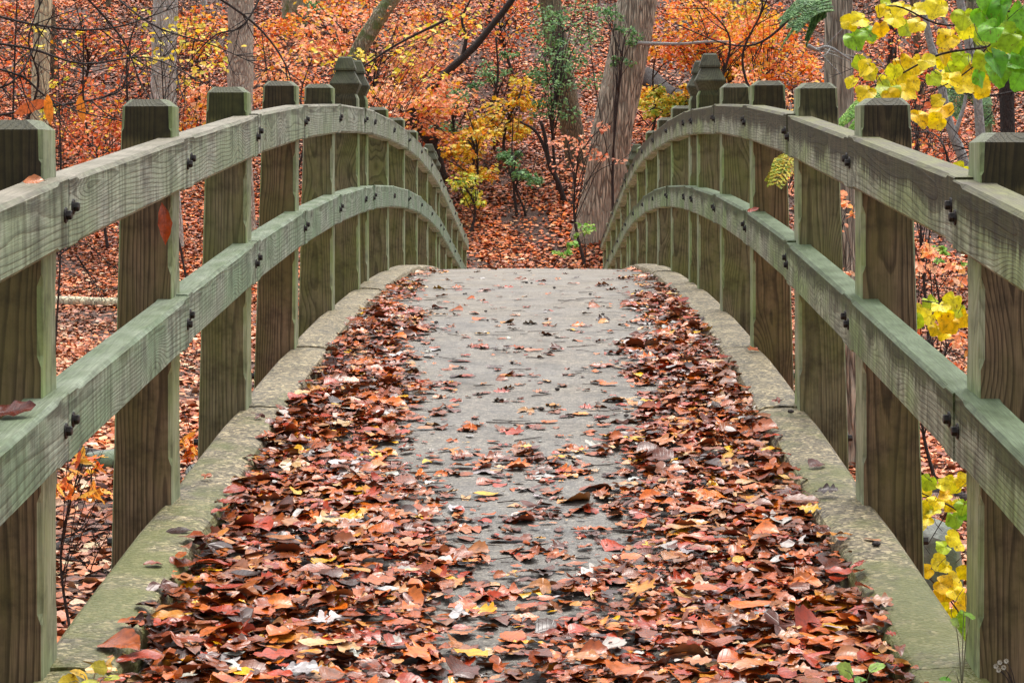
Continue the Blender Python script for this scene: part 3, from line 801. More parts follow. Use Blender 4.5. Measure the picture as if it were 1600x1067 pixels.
# twigs and dark husks on the deck
def deck_twigs():
    for i in range(130):
        y = K * random.choice([random.uniform(4.6, 8.0), random.uniform(5.2, 11.0), random.uniform(3.7, 5.0)])
        x = random.uniform(-.72, .72); L = random.uniform(.05, .19)
        a = random.gauss(0, 0.55)
        pts = []; n = 5
        for k in range(n):
            t = k / (n - 1) - .5
            xx = x + math.cos(a) * L * t + random.uniform(-.004, .004); y2 = y + math.sin(a) * L * t + random.uniform(-.004, .004)
            pts.append((xx, y2, deck_z(y2) + 0.003 + random.uniform(0, .003)))
        mb = MB(); r = random.uniform(.0011, .0026)
        mb.tube(pts, [r, r, r * .9, r * .8, r * .5], 5)
        if random.random() < .3: mb.tube([pts[2], (pts[2][0] + .02, pts[2][1] + .02, pts[2][2] + .004)], r * .6, 4)
        c = Vector(pts[2]); mb.v = [tuple(Vector(v) - c) for v in mb.v]
        tag(mb.build('twig', M['twig'], loc=c), 'thin dark twig lying on the bare concrete of the deck', 'twig', 'twigs scattered on the deck')
    for i in range(34):
        y = K * random.uniform(4.2, 10.5); x = random.uniform(-.7, .7); r = random.uniform(.006, .012)
        mb = MB()
        sq = [random.uniform(.7, 1.2) for _ in range(8)]
        secs = [[(r * f * sq[k] * math.cos(k * .785), r * f * 1.3 * sq[(k + 3) % 8] * math.sin(k * .785), z * r) for k in range(8)] for f, z in ((.5, 0), (1, .35), (.9, .8), (.3, 1.1))]
        mb.loft(secs)
        tag(mb.build('seed_husk', M['bark_dark'], loc=(x, y, deck_z(y) + .001)), 'small black seed husk lying on the bare concrete of the deck', 'seed husk', 'seed husks scattered on the deck')
    for s, y, lab in ((1, 4.27, 'round dark walnut husk on the right kerb'), (1, 5.72, 'small dark husk on the right kerb beyond the walnut')):
        mb = MB(); r = .013; y = y * K
        mb.loft([[(r * f * math.cos(k * .6283) * random.uniform(.93, 1.05), r * f * math.sin(k * .6283), r * .62 * z) for k in range(10)] for f, z in ((.4, 0), (.85, .3), (1, .8), (.85, 1.3), (.4, 1.6))])
        tag(mb.build('walnut_husk', M['bark_dark'], loc=(s * .99, y, curb_z(y) + .002), smooth=True), lab, 'husk')
deck_twigs()

# ------------------------------------------------------------------ trees
def trunk_mesh(path, rads, n=40, rings=70, rough=0.06, lobes=9, seed=1):
    pts = smooth_path(path, rings)
    r0 = np.interp(np.linspace(0, 1, rings + 1), np.linspace(0, 1, len(rads)), rads)
    rr = random.Random(seed)
    ph = [rr.uniform(0, 6.28) for _ in range(12)]
    vs = []
    for i, p in enumerate(pts):
        t = (pts[min(i + 1, rings)] - pts[max(i - 1, 0)]).normalized()
        a = t.cross(Vector((0, 1, 0.05))).normalized(); b = t.cross(a).normalized()
        s = i / rings * (pts[-1] - pts[0]).length
        for k in range(n):
            an = 2 * math.pi * k / n
            f = 1 + rough * (math.sin(lobes * an + 1.3 * math.sin(s * 1.9 + ph[0]) + ph[1]) * .5 + math.sin((lobes * 2 + 1) * an + 2 * math.sin(s * 3.1 + ph[2]) + ph[3]) * .35 + math.sin(3 * an + s * .8 + ph[4]) * .7)
            f += 0.02 * math.sin(s * 5 + 2 * an + ph[5])
            vs.append(p + (a * math.cos(an) + b * math.sin(an)) * r0[i] * f)
    mb = MB(); fs = []
    for i in range(rings):
        for k in range(n):
            k2 = (k + 1) % n
            fs.append((i * n + k, i * n + k2, (i + 1) * n + k2, (i + 1) * n + k))
    mb.add(vs, fs); return mb, pts

def tree(name, pxpath, y, wpx, mat, label, cat='tree', flare=1.45, limbs=3, ext=5.0, seed=1, group=None, rough=.06, dy=None):
    """pxpath: photograph points from the foot upward at distance y; the trunk goes on above"""
    s = y / FPX
    pts = [P(px, py, y + (dy[i] if dy else 0)) for i, (px, py) in enumerate(pxpath)]
    gz = Hf(pts[0].x, pts[0].y)
    foot = Vector((pts[0].x, pts[0].y, gz - 0.25))
    if abs(pts[0].z - gz) > 0.3: pts = [Vector((pts[0].x, pts[0].y, gz))] + pts if pts[0].z > gz else pts
    dirv = (pts[-1] - pts[-2]).normalized()
    path = [foot] + pts + [pts[-1] + dirv * ext * .5 + Vector((.05, .1, 0)), pts[-1] + dirv * ext + Vector((-.1, .25, .2))]
    r = wpx * s / 2
    rads = [r * flare * 1.1, r * flare] + [r * (1.0 - .10 * i / max(1, len(pts) - 1)) for i in range(1, len(pts))] + [r * .78, r * .5]
    if len(rads) < len(path): rads = rads[:2] + [r] * (len(path) - len(rads)) + rads[2:]
    root = empty(name, (pts[0].x, pts[0].y, gz), label, cat, group)
    mb, cl = trunk_mesh(path, rads[:len(path)], 36 if wpx > 25 else 16, 70, rough, 9, seed)
    mb.build('trunk', M[mat], root, smooth=True)
    rr = random.Random(seed)
    for k in range(limbs):
        q = cl[int(len(cl) * rr.uniform(.80, .97))]
        an = rr.uniform(0, 6.28); L = rr.uniform(1.2, 2.4)
        d = Vector((math.cos(an), math.sin(an), .7))
        lp = smooth_path([q, q + d * L * .4 + Vector((0, 0, .1)), q + d * L + Vector((0, 0, .5))], 8)
        mb = MB(); mb.tube(lp, list(np.linspace(r * .35, r * .06, 9)), 8)
        for m_ in range(3):
            b0 = lp[3 + m_ * 2]; e = Vector((rr.uniform(-1, 1), rr.uniform(-1, 1), rr.uniform(.2, .9))) * L * .35
            mb.tube(smooth_path([b0, b0 + e * .5 + Vector((0, 0, .06)), b0 + e], 5), list(np.linspace(r * .1, r * .02, 6)), 5)
        mb.build('limb', M[mat], root, smooth=True)
    return root

tree('oak_tree', [(926, 382), (942, 300), (956, 215), (978, 110), (997, 0)], 27.3, 66, 'bark_grey', 'big leaning grey-brown trunk with furrowed bark behind the far railing end', seed=3, flare=1.15, rough=.07)
tree('holly_clad_tree', [(908, 322), (903, 262), (893, 195), (880, 120), (868, 55), (857, -10)], 29.6, 36, 'bark_brown', 'curving brown trunk with green holly around it, left of the leaning trunk', seed=5, flare=1.25)
tree('beech_tree', [(258, 400), (257, 250), (257, 120), (259, 0)], 27.2, 42, 'bark_pale', 'straight pale grey trunk behind the second left railing post', seed=7)
tree('maple_tree', [(372, 375), (373, 250), (375, 120), (377, 0)], 28.0, 42, 'bark_pink', 'pinkish grey trunk behind the third left railing post', seed=8)
tree('poplar_tree', [(60, 350), (61, 240), (63, 120), (68, 0)], 29.5, 29, 'bark_tan', 'slim tan trunk at the far left above the nearest left post', seed=9, rough=.03)
tree('oak_tree', [(462, 118), (460, 60), (463, 0)], 36.0, 44, 'bark_moss', 'dark mossy trunk far up the slope behind salmon leaves', seed=10)
tree('leaning_tree', [(498, 262), (524, 175), (553, 95), (588, 35), (612, 0)], 31.0, 27, 'bark_moss', 'leaning grey trunk patched with bright moss behind the left finials', seed=11, flare=1.1)
tree('hemlock_tree', [(1322, 715), (1318, 560), (1314, 380), (1311, 200), (1310, 90), (1310, 0)], 13.2, 49, 'bark_grey', 'grey-brown trunk rising between the second and third right railing posts', seed=12, rough=.05)
tree('sapling', [(1577, 640), (1578, 420), (1574, 200), (1570, 80), (1566, 0)], 11.0, 25, 'bark_dark', 'dark trunk at the far right behind the nearest right post', seed=13, rough=.04)
tree('sapling', [(1548, 640), (1545, 420), (1538, 200), (1530, 110), (1520, 0)], 10.0, 26, 'bark_moss', 'olive mossy young trunk left of the dark one at the far right', seed=14, rough=.03)
# slim far trunks
for (a, lab, y, wp, mt) in (([(845, 150), (850, 80), (856, 0)], 'thin brown trunk high on the slope just left of the holly clad trunk', 37, 15, 'bark_brown'),
                        ([(1160, 120), (1158, 60), (1150, 0)], 'slender grey trunk high on the slope behind orange leaves', 38, 16, 'bark_grey'),
                        ([(1260, 140), (1262, 60), (1266, 0)], 'slender brown trunk high on the slope left of the hemlock trunk', 39, 18, 'bark_brown'),
                        ([(330, 150), (322, 60), (318, 0)], 'thin grey trunk high on the slope between two pale trunks', 38, 11, 'bark_pale'),
                        ([(88, 170), (84, 80), (80, 0)], 'thin dark trunk beside the slim tan trunk at far left', 34, 13, 'bark_brown'),
                        ([(160, 130), (165, 60), (170, 0)], 'thin brown trunk high on the slope left of the pale grey trunk', 38, 9, 'bark_brown'),
                        ([(1385, 200), (1392, 100), (1398, 0)], 'dark slim trunk high on the slope behind the yellow leaves', 36, 14, 'bark_dark'),
                        ([(1440, 220), (1436, 100), (1428, 0)], 'brown slim trunk on the slope behind the yellow leaves', 33, 13, 'bark_brown'),
                        ([(765, 100), (760, 55), (770, 0)], 'dark crooked trunk high on the slope above the curved sapling', 36, 9, 'bark_dark'),
                        ([(700, 60), (706, 20), (712, -20)], 'thin dark trunk near the top of the slope', 40, 10, 'bark_dark')):
    tree('slim_tree', a, y, wp, mt, lab, seed=hash(lab) % 97 if False else int(y * 3 + wp), limbs=2, ext=4, flare=1.2)

# dark curved sapling in the middle of the slope
def pole_tree(name, label, y, parts, mat='bark_dark', cat='sapling', group=None):
    root = None
    for j, (pts, w0, w1) in enumerate(parts):
        pp = [P(a, b_, y + (c[0] if c else 0)) for a, b_, *c in pts]
        if j == 0:
            gz = Hf(pp[0].x, pp[0].y)
            foot = Vector((pp[0].x, pp[0].y, min(gz - .1, pp[0].z)))
            if pp[0].z > gz + .05: pp = [foot] + pp
            root = empty(name, (foot.x, foot.y, gz), label, cat, group)
        n = 26
        cl = smooth_path(pp, n)
        mb = MB(); mb.tube(cl, list(np.linspace(w0, w1, n + 1) * y / FPX / 2), 8, wob=.15)
        mb.build('trunk' if j == 0 else 'branch', M[mat], root, smooth=True)
    return root
pole_tree('sapling', 'dark curved sapling bending right in the middle of the slope', 29.5,
          [([(694, 290), (680, 235), (664, 212), (642, 182), (655, 158), (700, 112), (735, 80), (757, 55), (800, 0), (830, -50)], 17, 9),
           ([(722, 92), (728, 60), (722, 30), (735, 0)], 7, 3), ([(676, 225), (684, 210), (676, 190)], 13, 5), ([(655, 158), (610, 150), (570, 175)], 5, 2)])
pole_tree('sapling', 'dark leafless sapling forking below the holly clad trunk', 28.4,
          [([(886, 372), (884, 325), (872, 285), (858, 255), (852, 215), (845, 190)], 11, 5), ([(866, 270), (840, 210), (812, 190)], 7, 3), ([(884, 330), (880, 300), (890, 290)], 6, 2)])
pole_tree('sapling', 'thin dark sapling in yellow leaves right of the curved sapling', 30.5,
          [([(770, 290), (772, 220), (768, 170), (778, 120), (775, 60)], 5, 3), ([(771, 200), (800, 160), (830, 140)], 3, 2)])
pole_tree('sapling', 'silvery grey sapling leaning in the yellow leaves at the right', 8.6,
          [([(1560, 700), (1530, 400), (1508, 260), (1485, 200), (1466, 110), (1452, 60), (1440, -20)], 22, 9),
           ([(1490, 215), (1505, 170), (1512, 130)], 8, 4)], 'bark_silver')
pole_tree('sapling', 'slim bluish grey stem rising to the top right corner', 7.6,
          [([(1555, 760), (1545, 420), (1528, 160), (1514, 70), (1500, 0), (1490, -60)], 18, 11), ([(1522, 110), (1480, 40), (1455, 0)], 6, 3)], 'bark_silver')
for k, (bx, by, tx, ty, y) in enumerate(((1010, 240, 1020, 120, 31), (600, 260, 585, 140, 30.5), (455, 300, 470, 150, 29), (820, 330, 800, 240, 28), (735, 330, 745, 230, 28.5), (1400, 330, 1420, 180, 24), (310, 250, 300, 90, 31),
                                          (140, 240, 130, 60, 30), (215, 250, 200, 80, 31), (1250, 260, 1235, 110, 29), (1340, 300, 1350, 170, 27), (20, 250, 25, 40, 30), (690, 170, 700, 60, 35), (1090, 110, 1105, 0, 36), (905, 70, 915, -20, 39))):
    rr = random.Random(k)
    m = ((bx + tx) / 2 + rr.uniform(-14, 14), (by + ty) / 2)
    br = [([(bx, by), m, (tx, ty), (tx + rr.uniform(-20, 20), ty - 60)], 5.0, 1.6)]
    for q in range(5):
        t = rr.uniform(.25, 1); sx = bx + (tx - bx) * t; sy = by + (ty - by) * t; e = rr.choice((-1, 1))
        br.append(([(sx, sy), (sx + e * rr.uniform(12, 26), sy - rr.uniform(8, 26)), (sx + e * rr.uniform(30, 58), sy - rr.uniform(14, 60))], 2.2, .8))
    pole_tree('bare_sapling', 'thin bare dark sapling growing on the leafy slope', y, br, group='bare saplings on the slope')

# logs, fallen wood, stones
def log(name, label, a, b, r, mat, cat='log', lift=.6, bow=.0):
    a, b = Vector(a), Vector(b)
    pts = [a.lerp(b, t) for t in np.linspace(0, 1, 14)]
    for i, p in enumerate(pts): p.z = Hf(p.x, p.y) + r * lift + bow * math.sin(math.pi * i / 13) + random.uniform(-.01, .01)
    o = pts[0].copy(); mb = MB(); mb.tube([p - o for p in pts], list(np.linspace(r, r * .75, 14)), 12, wob=.12)
    return tag(mb.build(name, M[mat], loc=o, smooth=True), label, cat)
def on_ground(px, y): return (EYE.x + (px - VX) / FPX * y, y * K, 0)
log('fallen_log', 'long pale log lying along the foot of the slope at the left', on_ground(-60, 24.5), on_ground(335, 24.0), .10, 'bark_tan')
log('fallen_log', 'dark hollow log lying across the slope left of the right finials', on_ground(1012, 35.0), on_ground(1078, 33.5), .26, 'bark_dark')
log('fallen_log', 'dark wet log on the ground seen under the nearest left rail', on_ground(40, 13.6), on_ground(205, 12.4), .10, 'bark_dark')
log('fallen_branch', 'black branch on the litter below the nearest left rail', on_ground(20, 9.3), on_ground(200, 10.6), .03, 'bark_dark', 'branch')
log('fallen_branch', 'dark root lying behind the nearest right railing posts', on_ground(1400, 12.2), on_ground(1530, 11.6), .06, 'bark_dark', 'branch')
log('fallen_branch', 'thin dark branch low behind the second right post', on_ground(1420, 9.9), on_ground(1560, 9.8), .025, 'bark_brown', 'branch')
for k, (pa, pb, y, r, lab, mt) in enumerate((((995, 68), (1262, 72), 27.0, .035, 'pale bare branch stretching across the orange leaves at the top', 'bark_silver'), ((1262, 72), (1330, 95), 12.9, .02, 'pale bare branch across the hemlock trunk', 'bark_silver'))):
    a, b = P(*pa, y), P(*pb, y); m_ = (a + b) / 2 + Vector((0, 0, .05))
    pts = smooth_path([a, a.lerp(m_, .5) + Vector((0, .1, -.02)), m_, b], 16); o = pts[0].copy()
    mb = MB(); mb.tube([p - o for p in pts], list(np.linspace(r, r * .4, 17)), 8, wob=.15)
    for q in range(5):
        s = pts[3 + q * 2]; e = Vector((random.uniform(-.2, .5), random.uniform(-.3, .3), random.choice((-1, 1)) * random.uniform(.1, .4)))
        mb.tube([s - o, s + e * .5 - o + Vector((.03, 0, 0)), s + e - o], [r * .3, r * .2, r * .1], 5)
    tag(mb.build('bare_branch', M[mt], loc=o, smooth=True), lab, 'branch')
def sticks():
    rr = random.Random(5)
    for k in range(70):
        y = rr.uniform(9, 40); x = EYE.x + (rr.uniform(-20, 1620) - VX) / FPX * y
        if abs(x) < 1.4 and y < 25: continue
        L = rr.uniform(.4, 1.8); an = rr.uniform(0, 3.14); r = rr.uniform(.006, .018)
        pts = []
        for q in range(7):
            t = q / 6 - .5; xx = x + math.cos(an) * L * t + rr.uniform(-.03, .03); y2 = y * K + math.sin(an) * L * t + rr.uniform(-.03, .03)
            pts.append(Vector((xx, y2, Hf(xx, y2) + .06 + rr.uniform(0, .05))))
        o = pts[0].copy(); mb = MB(); mb.tube([p - o for p in pts], list(np.linspace(r, r * .35, 7)), 6)
        e = pts[3] + Vector((rr.uniform(-.3, .3), rr.uniform(-.3, .3), rr.uniform(.05, .2)))
        mb.tube([pts[3] - o, pts[3].lerp(e, .6) - o + Vector((0, 0, .02)), e - o], [r * .5, r * .4, r * .2], 5)
        tag(mb.build('fallen_stick', M[rr.choice(('bark_dark', 'bark_brown', 'bark_dark'))], loc=o, smooth=True), 'bare forked stick lying on the leaf litter beyond the bridge', 'stick', 'sticks lying on the leaf litter')
sticks()
def rock(label, p, sx, sy, sz, seed):
    import bmesh
    bm = bmesh.new(); bmesh.ops.create_icosphere(bm, subdivisions=4, radius=1)
    rr = random.Random(seed); dirs = [Vector((rr.gauss(0, 1), rr.gauss(0, 1), rr.gauss(0, 1))).normalized() for _ in range(11)]
    cut = [rr.uniform(.62, .9) for _ in dirs]
    for v in bm.verts:
        for d, c in zip(dirs, cut):
            q = v.co.dot(d)
            if q > c: v.co -= d * (q - c) * .9
        v.co = Vector((v.co.x * sx, v.co.y * sy, v.co.z * sz))
    me = bpy.data.meshes.new('boulder'); bm.to_mesh(me); bm.free(); me.materials.append(M['stone'])
    o = bpy.data.objects.new('boulder', me); C.objects.link(o); o.location = p
    return tag(o, label, 'rock')
def gp(px, y, up=0.0):
    x = EYE.x + (px - VX) / FPX * y; return (x, y * K, Hf(x, y * K) + up)
rock('mossy grey-green boulder below the right kerb beside the nearest right post', gp(1452, 9.0, .12), .22, .25, .30, 2)
rock('dark wet boulder left of the second left post under the lower rail', gp(165, 12.6, .05), .25, .2, .16, 4)
rock('small grey stone behind the second left post at kerb height', gp(318, 12.0, .05), .14, .14, .13, 6)

# ------------------------------------------------------------------ shrubs and foliage
SIMPLE_T = [leaf_simple(s + 40, random.Random(s).uniform(.28, .42)) for s in range(10)]
MID_T = [leaf_grid('ovate', s * 3 + 2, 6, False) for s in range(8)]
PALS = {
    'salmon': pal(1, (252, 188, 146), (248, 166, 116), (253, 200, 160), (242, 142, 86), (252, 186, 108)),
    'orange': pal(1, (246, 146, 48), (240, 124, 42), (250, 172, 60), (226, 104, 46), (248, 190, 70)),
    'gold': pal(1, (240, 196, 50), (232, 176, 40), (214, 200, 64), (236, 150, 44), (200, 170, 50)),
    'yellow': pal(.95, (246, 220, 64), (236, 206, 50), (250, 232, 110), (214, 206, 70)),
    'yellowgreen': pal(.95, (190, 200, 60), (150, 180, 60), (214, 206, 70), (230, 196, 60)),
    'green': pal(1, (112, 156, 92), (92, 136, 80), (138, 178, 112), (80, 122, 74)),
    'brightgreen': pal(.95, (150, 200, 90), (120, 180, 70), (180, 215, 110)),
    'rust': pal(1, (224, 116, 60), (206, 98, 52), (236, 140, 80), (186, 84, 48)),
    'pink': pal(1, (244, 170, 134), (250, 186, 150), (232, 140, 98)),
}
def shrub(name, label, boxes, y, palname, nleaf, lsize, cat='shrub', mat='bark_dark', T=None, depth=.9, nspray=16, flat=.25, stem_px=None, leafmat='foliage', group=None, stemw=6.0, foot_px=None):
    """boxes: list of photograph ellipses (cx, cy, rx, ry) the foliage fills, at distance y"""
    s = y / FPX
    if palname == 'green' and y > 20: lsize *= .72; nleaf = int(nleaf * 1.3)
    if y > 20: lsize *= .92; nleaf = int(nleaf * (1.5 if palname == 'rust' else 2.0)); nspray = int(nspray * 1.3)
    cx = sum(b[0] for b in boxes) / len(boxes)
    fx = foot_px if foot_px is not None else cx
    foot = Vector(on_ground(fx, y)); foot.z = Hf(foot.x, foot.y)
    lowest = min(P(b[0], b[1] + b[3], y).z for b in boxes)
    if foot.z > lowest - 0.05:      # stands a little nearer, where the ground is lower
        for k in range(60):
            foot.y -= .1; foot.z = Hf(foot.x, foot.y)
            if foot.z < lowest - .1: break
    root = empty(name, foot, label, cat, group)
    rr = random.Random(int(cx * 7 + y * 3)); rg = np.random.default_rng(int(abs(cx) * 11 + y * 5))
    mb = MB(); pos, dirs, nor = [], [], []
    topc = P(boxes[0][0], boxes[0][1], y)
    stem = smooth_path([foot - Vector((0, 0, .1)), foot.lerp(topc, .4) + Vector((rr.uniform(-.2, .2), .1, .1)), topc], 14)
    mb.tube(stem, list(np.linspace(stemw, stemw * .35, 15) * s / 2), 7)
    tot = sum(b[2] * b[3] for b in boxes)
    for b in boxes:
        ns = max(3, int(nspray * b[2] * b[3] / tot)); per = max(4, int(nleaf * b[2] * b[3] / tot / ns))
        for q in range(ns):
            while True:
                u, v = rr.uniform(-1, 1), rr.uniform(-1, 1)
                if u * u + v * v < 1: break
            c = P(b[0] + u * b[2], b[1] + v * b[3], y) + Vector((0, rr.uniform(-depth, depth), 0))
            gz = Hf(c.x, c.y)
            if c.z < gz + .08: c.z = gz + .08 + rr.uniform(0, .2)
            st = stem[rr.randrange(5, 15)]
            tw = smooth_path([st, st.lerp(c, .5) + Vector((rr.uniform(-.1, .1), rr.uniform(-.1, .1), .12)), c, c + (c - st) * .25 + Vector((0, 0, -.04))], 9)
            mb.tube(tw, list(np.linspace(stemw * .3, .6, 10) * s / 2), 5)
            R = math.sqrt(b[2] * b[3]) * s * (rr.uniform(.42, .85) if y > 20 else rr.uniform(.28, .55))
            ang = rg.uniform(0, 6.28, per); rad = R * np.sqrt(rg.uniform(0, 1, per))
            tilt = rr.uniform(-.35, .35); tilt2 = rr.uniform(-.3, .5)
            lp = np.stack([c.x + rad * np.cos(ang), c.y + rad * np.sin(ang), c.z + rad * np.cos(ang) * tilt - rad * np.sin(ang) * tilt2 + rg.normal(0, R * flat, per)], 1)
            pos.append(lp)
            dirs.append(np.stack([np.cos(ang), np.sin(ang), rg.uniform(-.9, .1, per)], 1) + rg.normal(0, .35, (per, 3)))
            nor.append(np.stack([rg.normal(0, .45, per), rg.normal(-.35, .45, per), np.ones(per)], 1))
    mb.build('stem', M[mat], root, smooth=True)
    pos, dirs, nor = np.concatenate(pos), np.concatenate(dirs), np.concatenate(nor); n = len(pos)
    T = T or SIMPLE_T
    pc = PALS[palname]
    if y > 20 and palname in ('salmon', 'orange', 'rust'):
        pc = np.concatenate([pc, pc, PALS['gold'][:2], PALS['rust'][:2], PALS['pink'][:1]])
        lsize *= .9
    col = jitter(pc[rg.integers(0, len(pc), n)], .22)
    V, F, Cc, Uu = scatter(T, rg.integers(0, len(T), n), pos, frames(dirs, nor), lsize * rg.uniform(.65, 1.2, n), col)
    mesh_np('foliage', V, F, M[leafmat], root, col=Cc, uv=Uu, smooth=len(T[0][0]) > 6)
    return root

shrub('beech_shrub', 'salmon-leaved shrub spreading behind the left finials', [(590, 70, 90, 45), (520, 55, 60, 35), (640, 120, 70, 45)], 31.5, 'salmon', 1500, .12, nspray=46)
shrub('maple_shrub', 'orange shrub at the top between the mossy far trunk and the leaning tree', [(530, 15, 70, 22), (420, 45, 40, 36), (690, 25, 50, 24)], 33.5, 'orange', 620, .12, nspray=26)
shrub('beech_shrub', 'rusty shrub high on the slope above the curved dark sapling', [(780, 40, 60, 36), (830, 15, 40, 20)], 34.5, 'rust', 420, .12, nspray=20)
shrub('beech_shrub', 'rusty shrub at the top left corner of the slope', [(130, 40, 60, 36), (210, 90, 40, 40), (20, 30, 40, 30)], 33.0, 'rust', 520, .12, nspray=24)
shrub('maple_shrub', 'orange shrub with gold flecks between the two pale trunks', [(310, 60, 40, 50), (320, 180, 30, 40)], 31.5, 'orange', 420, .12, nspray=20)
shrub('beech_shrub', 'rust-orange shrub behind the yellow vine at the upper right', [(1400, 70, 70, 50), (1540, 60, 60, 60), (1350, 120, 30, 30)], 26, 'rust', 640, .11, nspray=28)
shrub('beech_shrub', 'salmon shrub behind the right finials below the bright orange one', [(1180, 130, 50, 16), (1215, 170, 40, 40), (1270, 200, 30, 50)], 25, 'salmon', 380, .10, nspray=20)
shrub('beech_shrub', 'salmon-orange shrub below the curved dark sapling', [(625, 165, 60, 35), (690, 165, 40, 40), (700, 210, 25, 18)], 29.0, 'salmon', 700, .12, nspray=26)
shrub('beech_shrub', 'salmon shrub between the pale trunks behind the left posts', [(440, 110, 55, 45), (330, 150, 40, 40), (470, 160, 40, 30)], 30.0, 'salmon', 650, .12, nspray=24)
shrub('maple_shrub', 'orange-leaved shrub at the top right of the leaning trunk', [(1090, 40, 60, 40), (1150, 60, 60, 40), (1060, 85, 35, 25)], 31.0, 'orange', 1300, .12, nspray=44)
shrub('maple_shrub', 'gold and yellow shrub behind the right finials', [(1145, 100, 55, 25), (1180, 40, 40, 30), (1130, 20, 60, 16)], 33.0, 'gold', 700, .12, nspray=26)
shrub('maple_shrub', 'bright orange shrub left of the hemlock trunk', [(1200, 75, 60, 45), (1235, 110, 40, 35)], 27.0, 'orange', 800, .11, nspray=28)
shrub('ground_shrub', 'low yellow-green shrub right of the leaning trunk', [(1040, 172, 45, 14), (1015, 160, 25, 14), (1085, 160, 35, 14)], 31.0, 'yellowgreen', 520, .11, nspray=16)
shrub('ground_shrub', 'low gold shrub just above the yellow-green one', [(1030, 145, 45, 12), (1085, 140, 35, 12)], 32.0, 'gold', 300, .11, nspray=12)
shrub('spicebush', 'yellow-leaved shrub in the middle of the slope', [(812, 150, 32, 22), (760, 180, 30, 20), (790, 200, 40, 16)], 30.0, 'gold', 420, .12, nspray=22)
shrub('spicebush', 'low yellow shrub at the left of the slope above the far left finials', [(735, 210, 36, 20), (712, 245, 30, 20), (745, 265, 36, 16)], 28.6, 'gold', 330, .11, nspray=18)
shrub('spicebush', 'small olive-yellow shrub low on the slope near the left railing end', [(728, 292, 26, 16), (740, 315, 26, 10)], 27.5, 'yellowgreen', 150, .10, nspray=10)
shrub('holly', 'green holly wrapped round the curving trunk', [(880, 50, 45, 40), (850, 95, 28, 30), (890, 120, 38, 30), (870, 165, 34, 22)], 28.7, 'green', 620, .11, nspray=36)
shrub('holly', 'green holly sprig in front of the leaning trunk', [(975, 62, 20, 16), (972, 92, 16, 12), (940, 20, 30, 16)], 26.6, 'green', 170, .10, nspray=12)
shrub('holly', 'small green holly beside the thin dark sapling', [(770, 115, 24, 14), (795, 85, 16, 10)], 31.5, 'green', 130, .11, nspray=8)
shrub('holly', 'green holly right of the curved dark sapling', [(705, 150, 26, 18), (735, 135, 16, 12), (700, 205, 26, 14)], 30.2, 'green', 240, .11, nspray=14)
shrub('holly', 'green holly clump low in the middle of the slope', [(805, 245, 24, 14), (822, 278, 22, 14), (800, 268, 16, 10)], 28.0, 'green', 240, .11, nspray=12)
shrub('holly', 'dark green bush at the top left of the slope', [(480, 40, 24, 24), (505, 20, 18, 18)], 37, 'green', 160, .12, nspray=8)
shrub('beech_shrub', 'pink-leaved shrub at the foot of the leaning trunk', [(905, 228, 44, 16), (945, 245, 30, 14), (890, 260, 30, 16), (925, 200, 24, 10)], 26.3, 'pink', 110, .085, nspray=18)
shrub('seedling', 'bright green seedling by the right railing end', [(912, 365, 18, 14), (902, 382, 16, 8)], 25.6, 'brightgreen', 46, .09, nspray=7, stemw=2)
shrub('seedling', 'small bright green seedling at the far edge of the deck', [(878, 397, 16, 5)], 25.2, 'brightgreen', 24, .09, nspray=4, stemw=2)
shrub('rust_shrub', 'rust-leaved shrub at the far left behind the slim tan trunk', [(40, 120, 50, 60), (120, 170, 60, 50)], 31, 'rust', 600, .12, nspray=26)
shrub('rust_shrub', 'rust-orange shrub between the first and second left posts', [(150, 230, 50, 50), (190, 190, 30, 30)], 27, 'rust', 500, .11, nspray=20)
shrub('rust_shrub', 'rust-orange shrub behind the third right post', [(1400, 260, 60, 40), (1370, 200, 40, 40)], 24, 'rust', 500, .10, nspray=20)
shrub('beech_shrub', 'orange-leaved shrub right of the hemlock trunk', [(1430, 150, 60, 50), (1480, 210, 50, 50)], 20, 'rust', 420, .10, T=MID_T, nspray=24)
shrub('beech_shrub', 'orange-leaved seedling beneath the right rails beside the nearest post', [(1480, 545, 40, 34), (1450, 420, 26, 40), (1470, 600, 36, 22)], 12.5, 'salmon', 260, .095, T=MID_T, nspray=26, stemw=7)
shrub('beech_shrub', 'orange sprigs in front of the hemlock trunk between right posts', [(1322, 330, 14, 40), (1326, 430, 12, 40), (1228, 360, 8, 70)], 11.8, 'salmon', 90, .085, T=MID_T, nspray=14, stemw=4)
shrub('seedling', 'green seedling among litter behind the nearest right post', [(1455, 395, 22, 10), (1470, 408, 18, 8)], 14.5, 'brightgreen', 40, .08, T=MID_T, nspray=6, stemw=3)
shrub('spicebush', 'sparse yellow leaves scattered around the pale grey trunk', [(250, 60, 60, 50), (300, 110, 50, 40), (330, 40, 60, 40)], 25.5, 'yellow', 90, .12, nspray=24, stemw=4)
shrub('spicebush', 'sparse yellow leaves on thin twigs between the left finials and the curved sapling', [(520, 105, 50, 30), (600, 100, 50, 20), (690, 50, 60, 30), (650, 110, 40, 20)], 26.0, 'yellow', 110, .12, nspray=26, stemw=4)
shrub('spicebush', 'yellow-leaved twigs in front of the slim tan trunk', [(90, 62, 24, 22), (92, 120, 14, 26), (70, 170, 16, 30)], 20.0, 'yellow', 70, .10, T=MID_T, nspray=14, stemw=4)
shrub('viburnum', 'drooping orange leaves under the nearest left rail', [(125, 725, 36, 22), (150, 760, 26, 20), (105, 770, 22, 18)], 7.6, 'orange', 75, .085, T=[leaf_grid('slender', s, 8, False) for s in range(6)], nspray=18, stemw=6, leafmat='near_leaf', depth=.25)
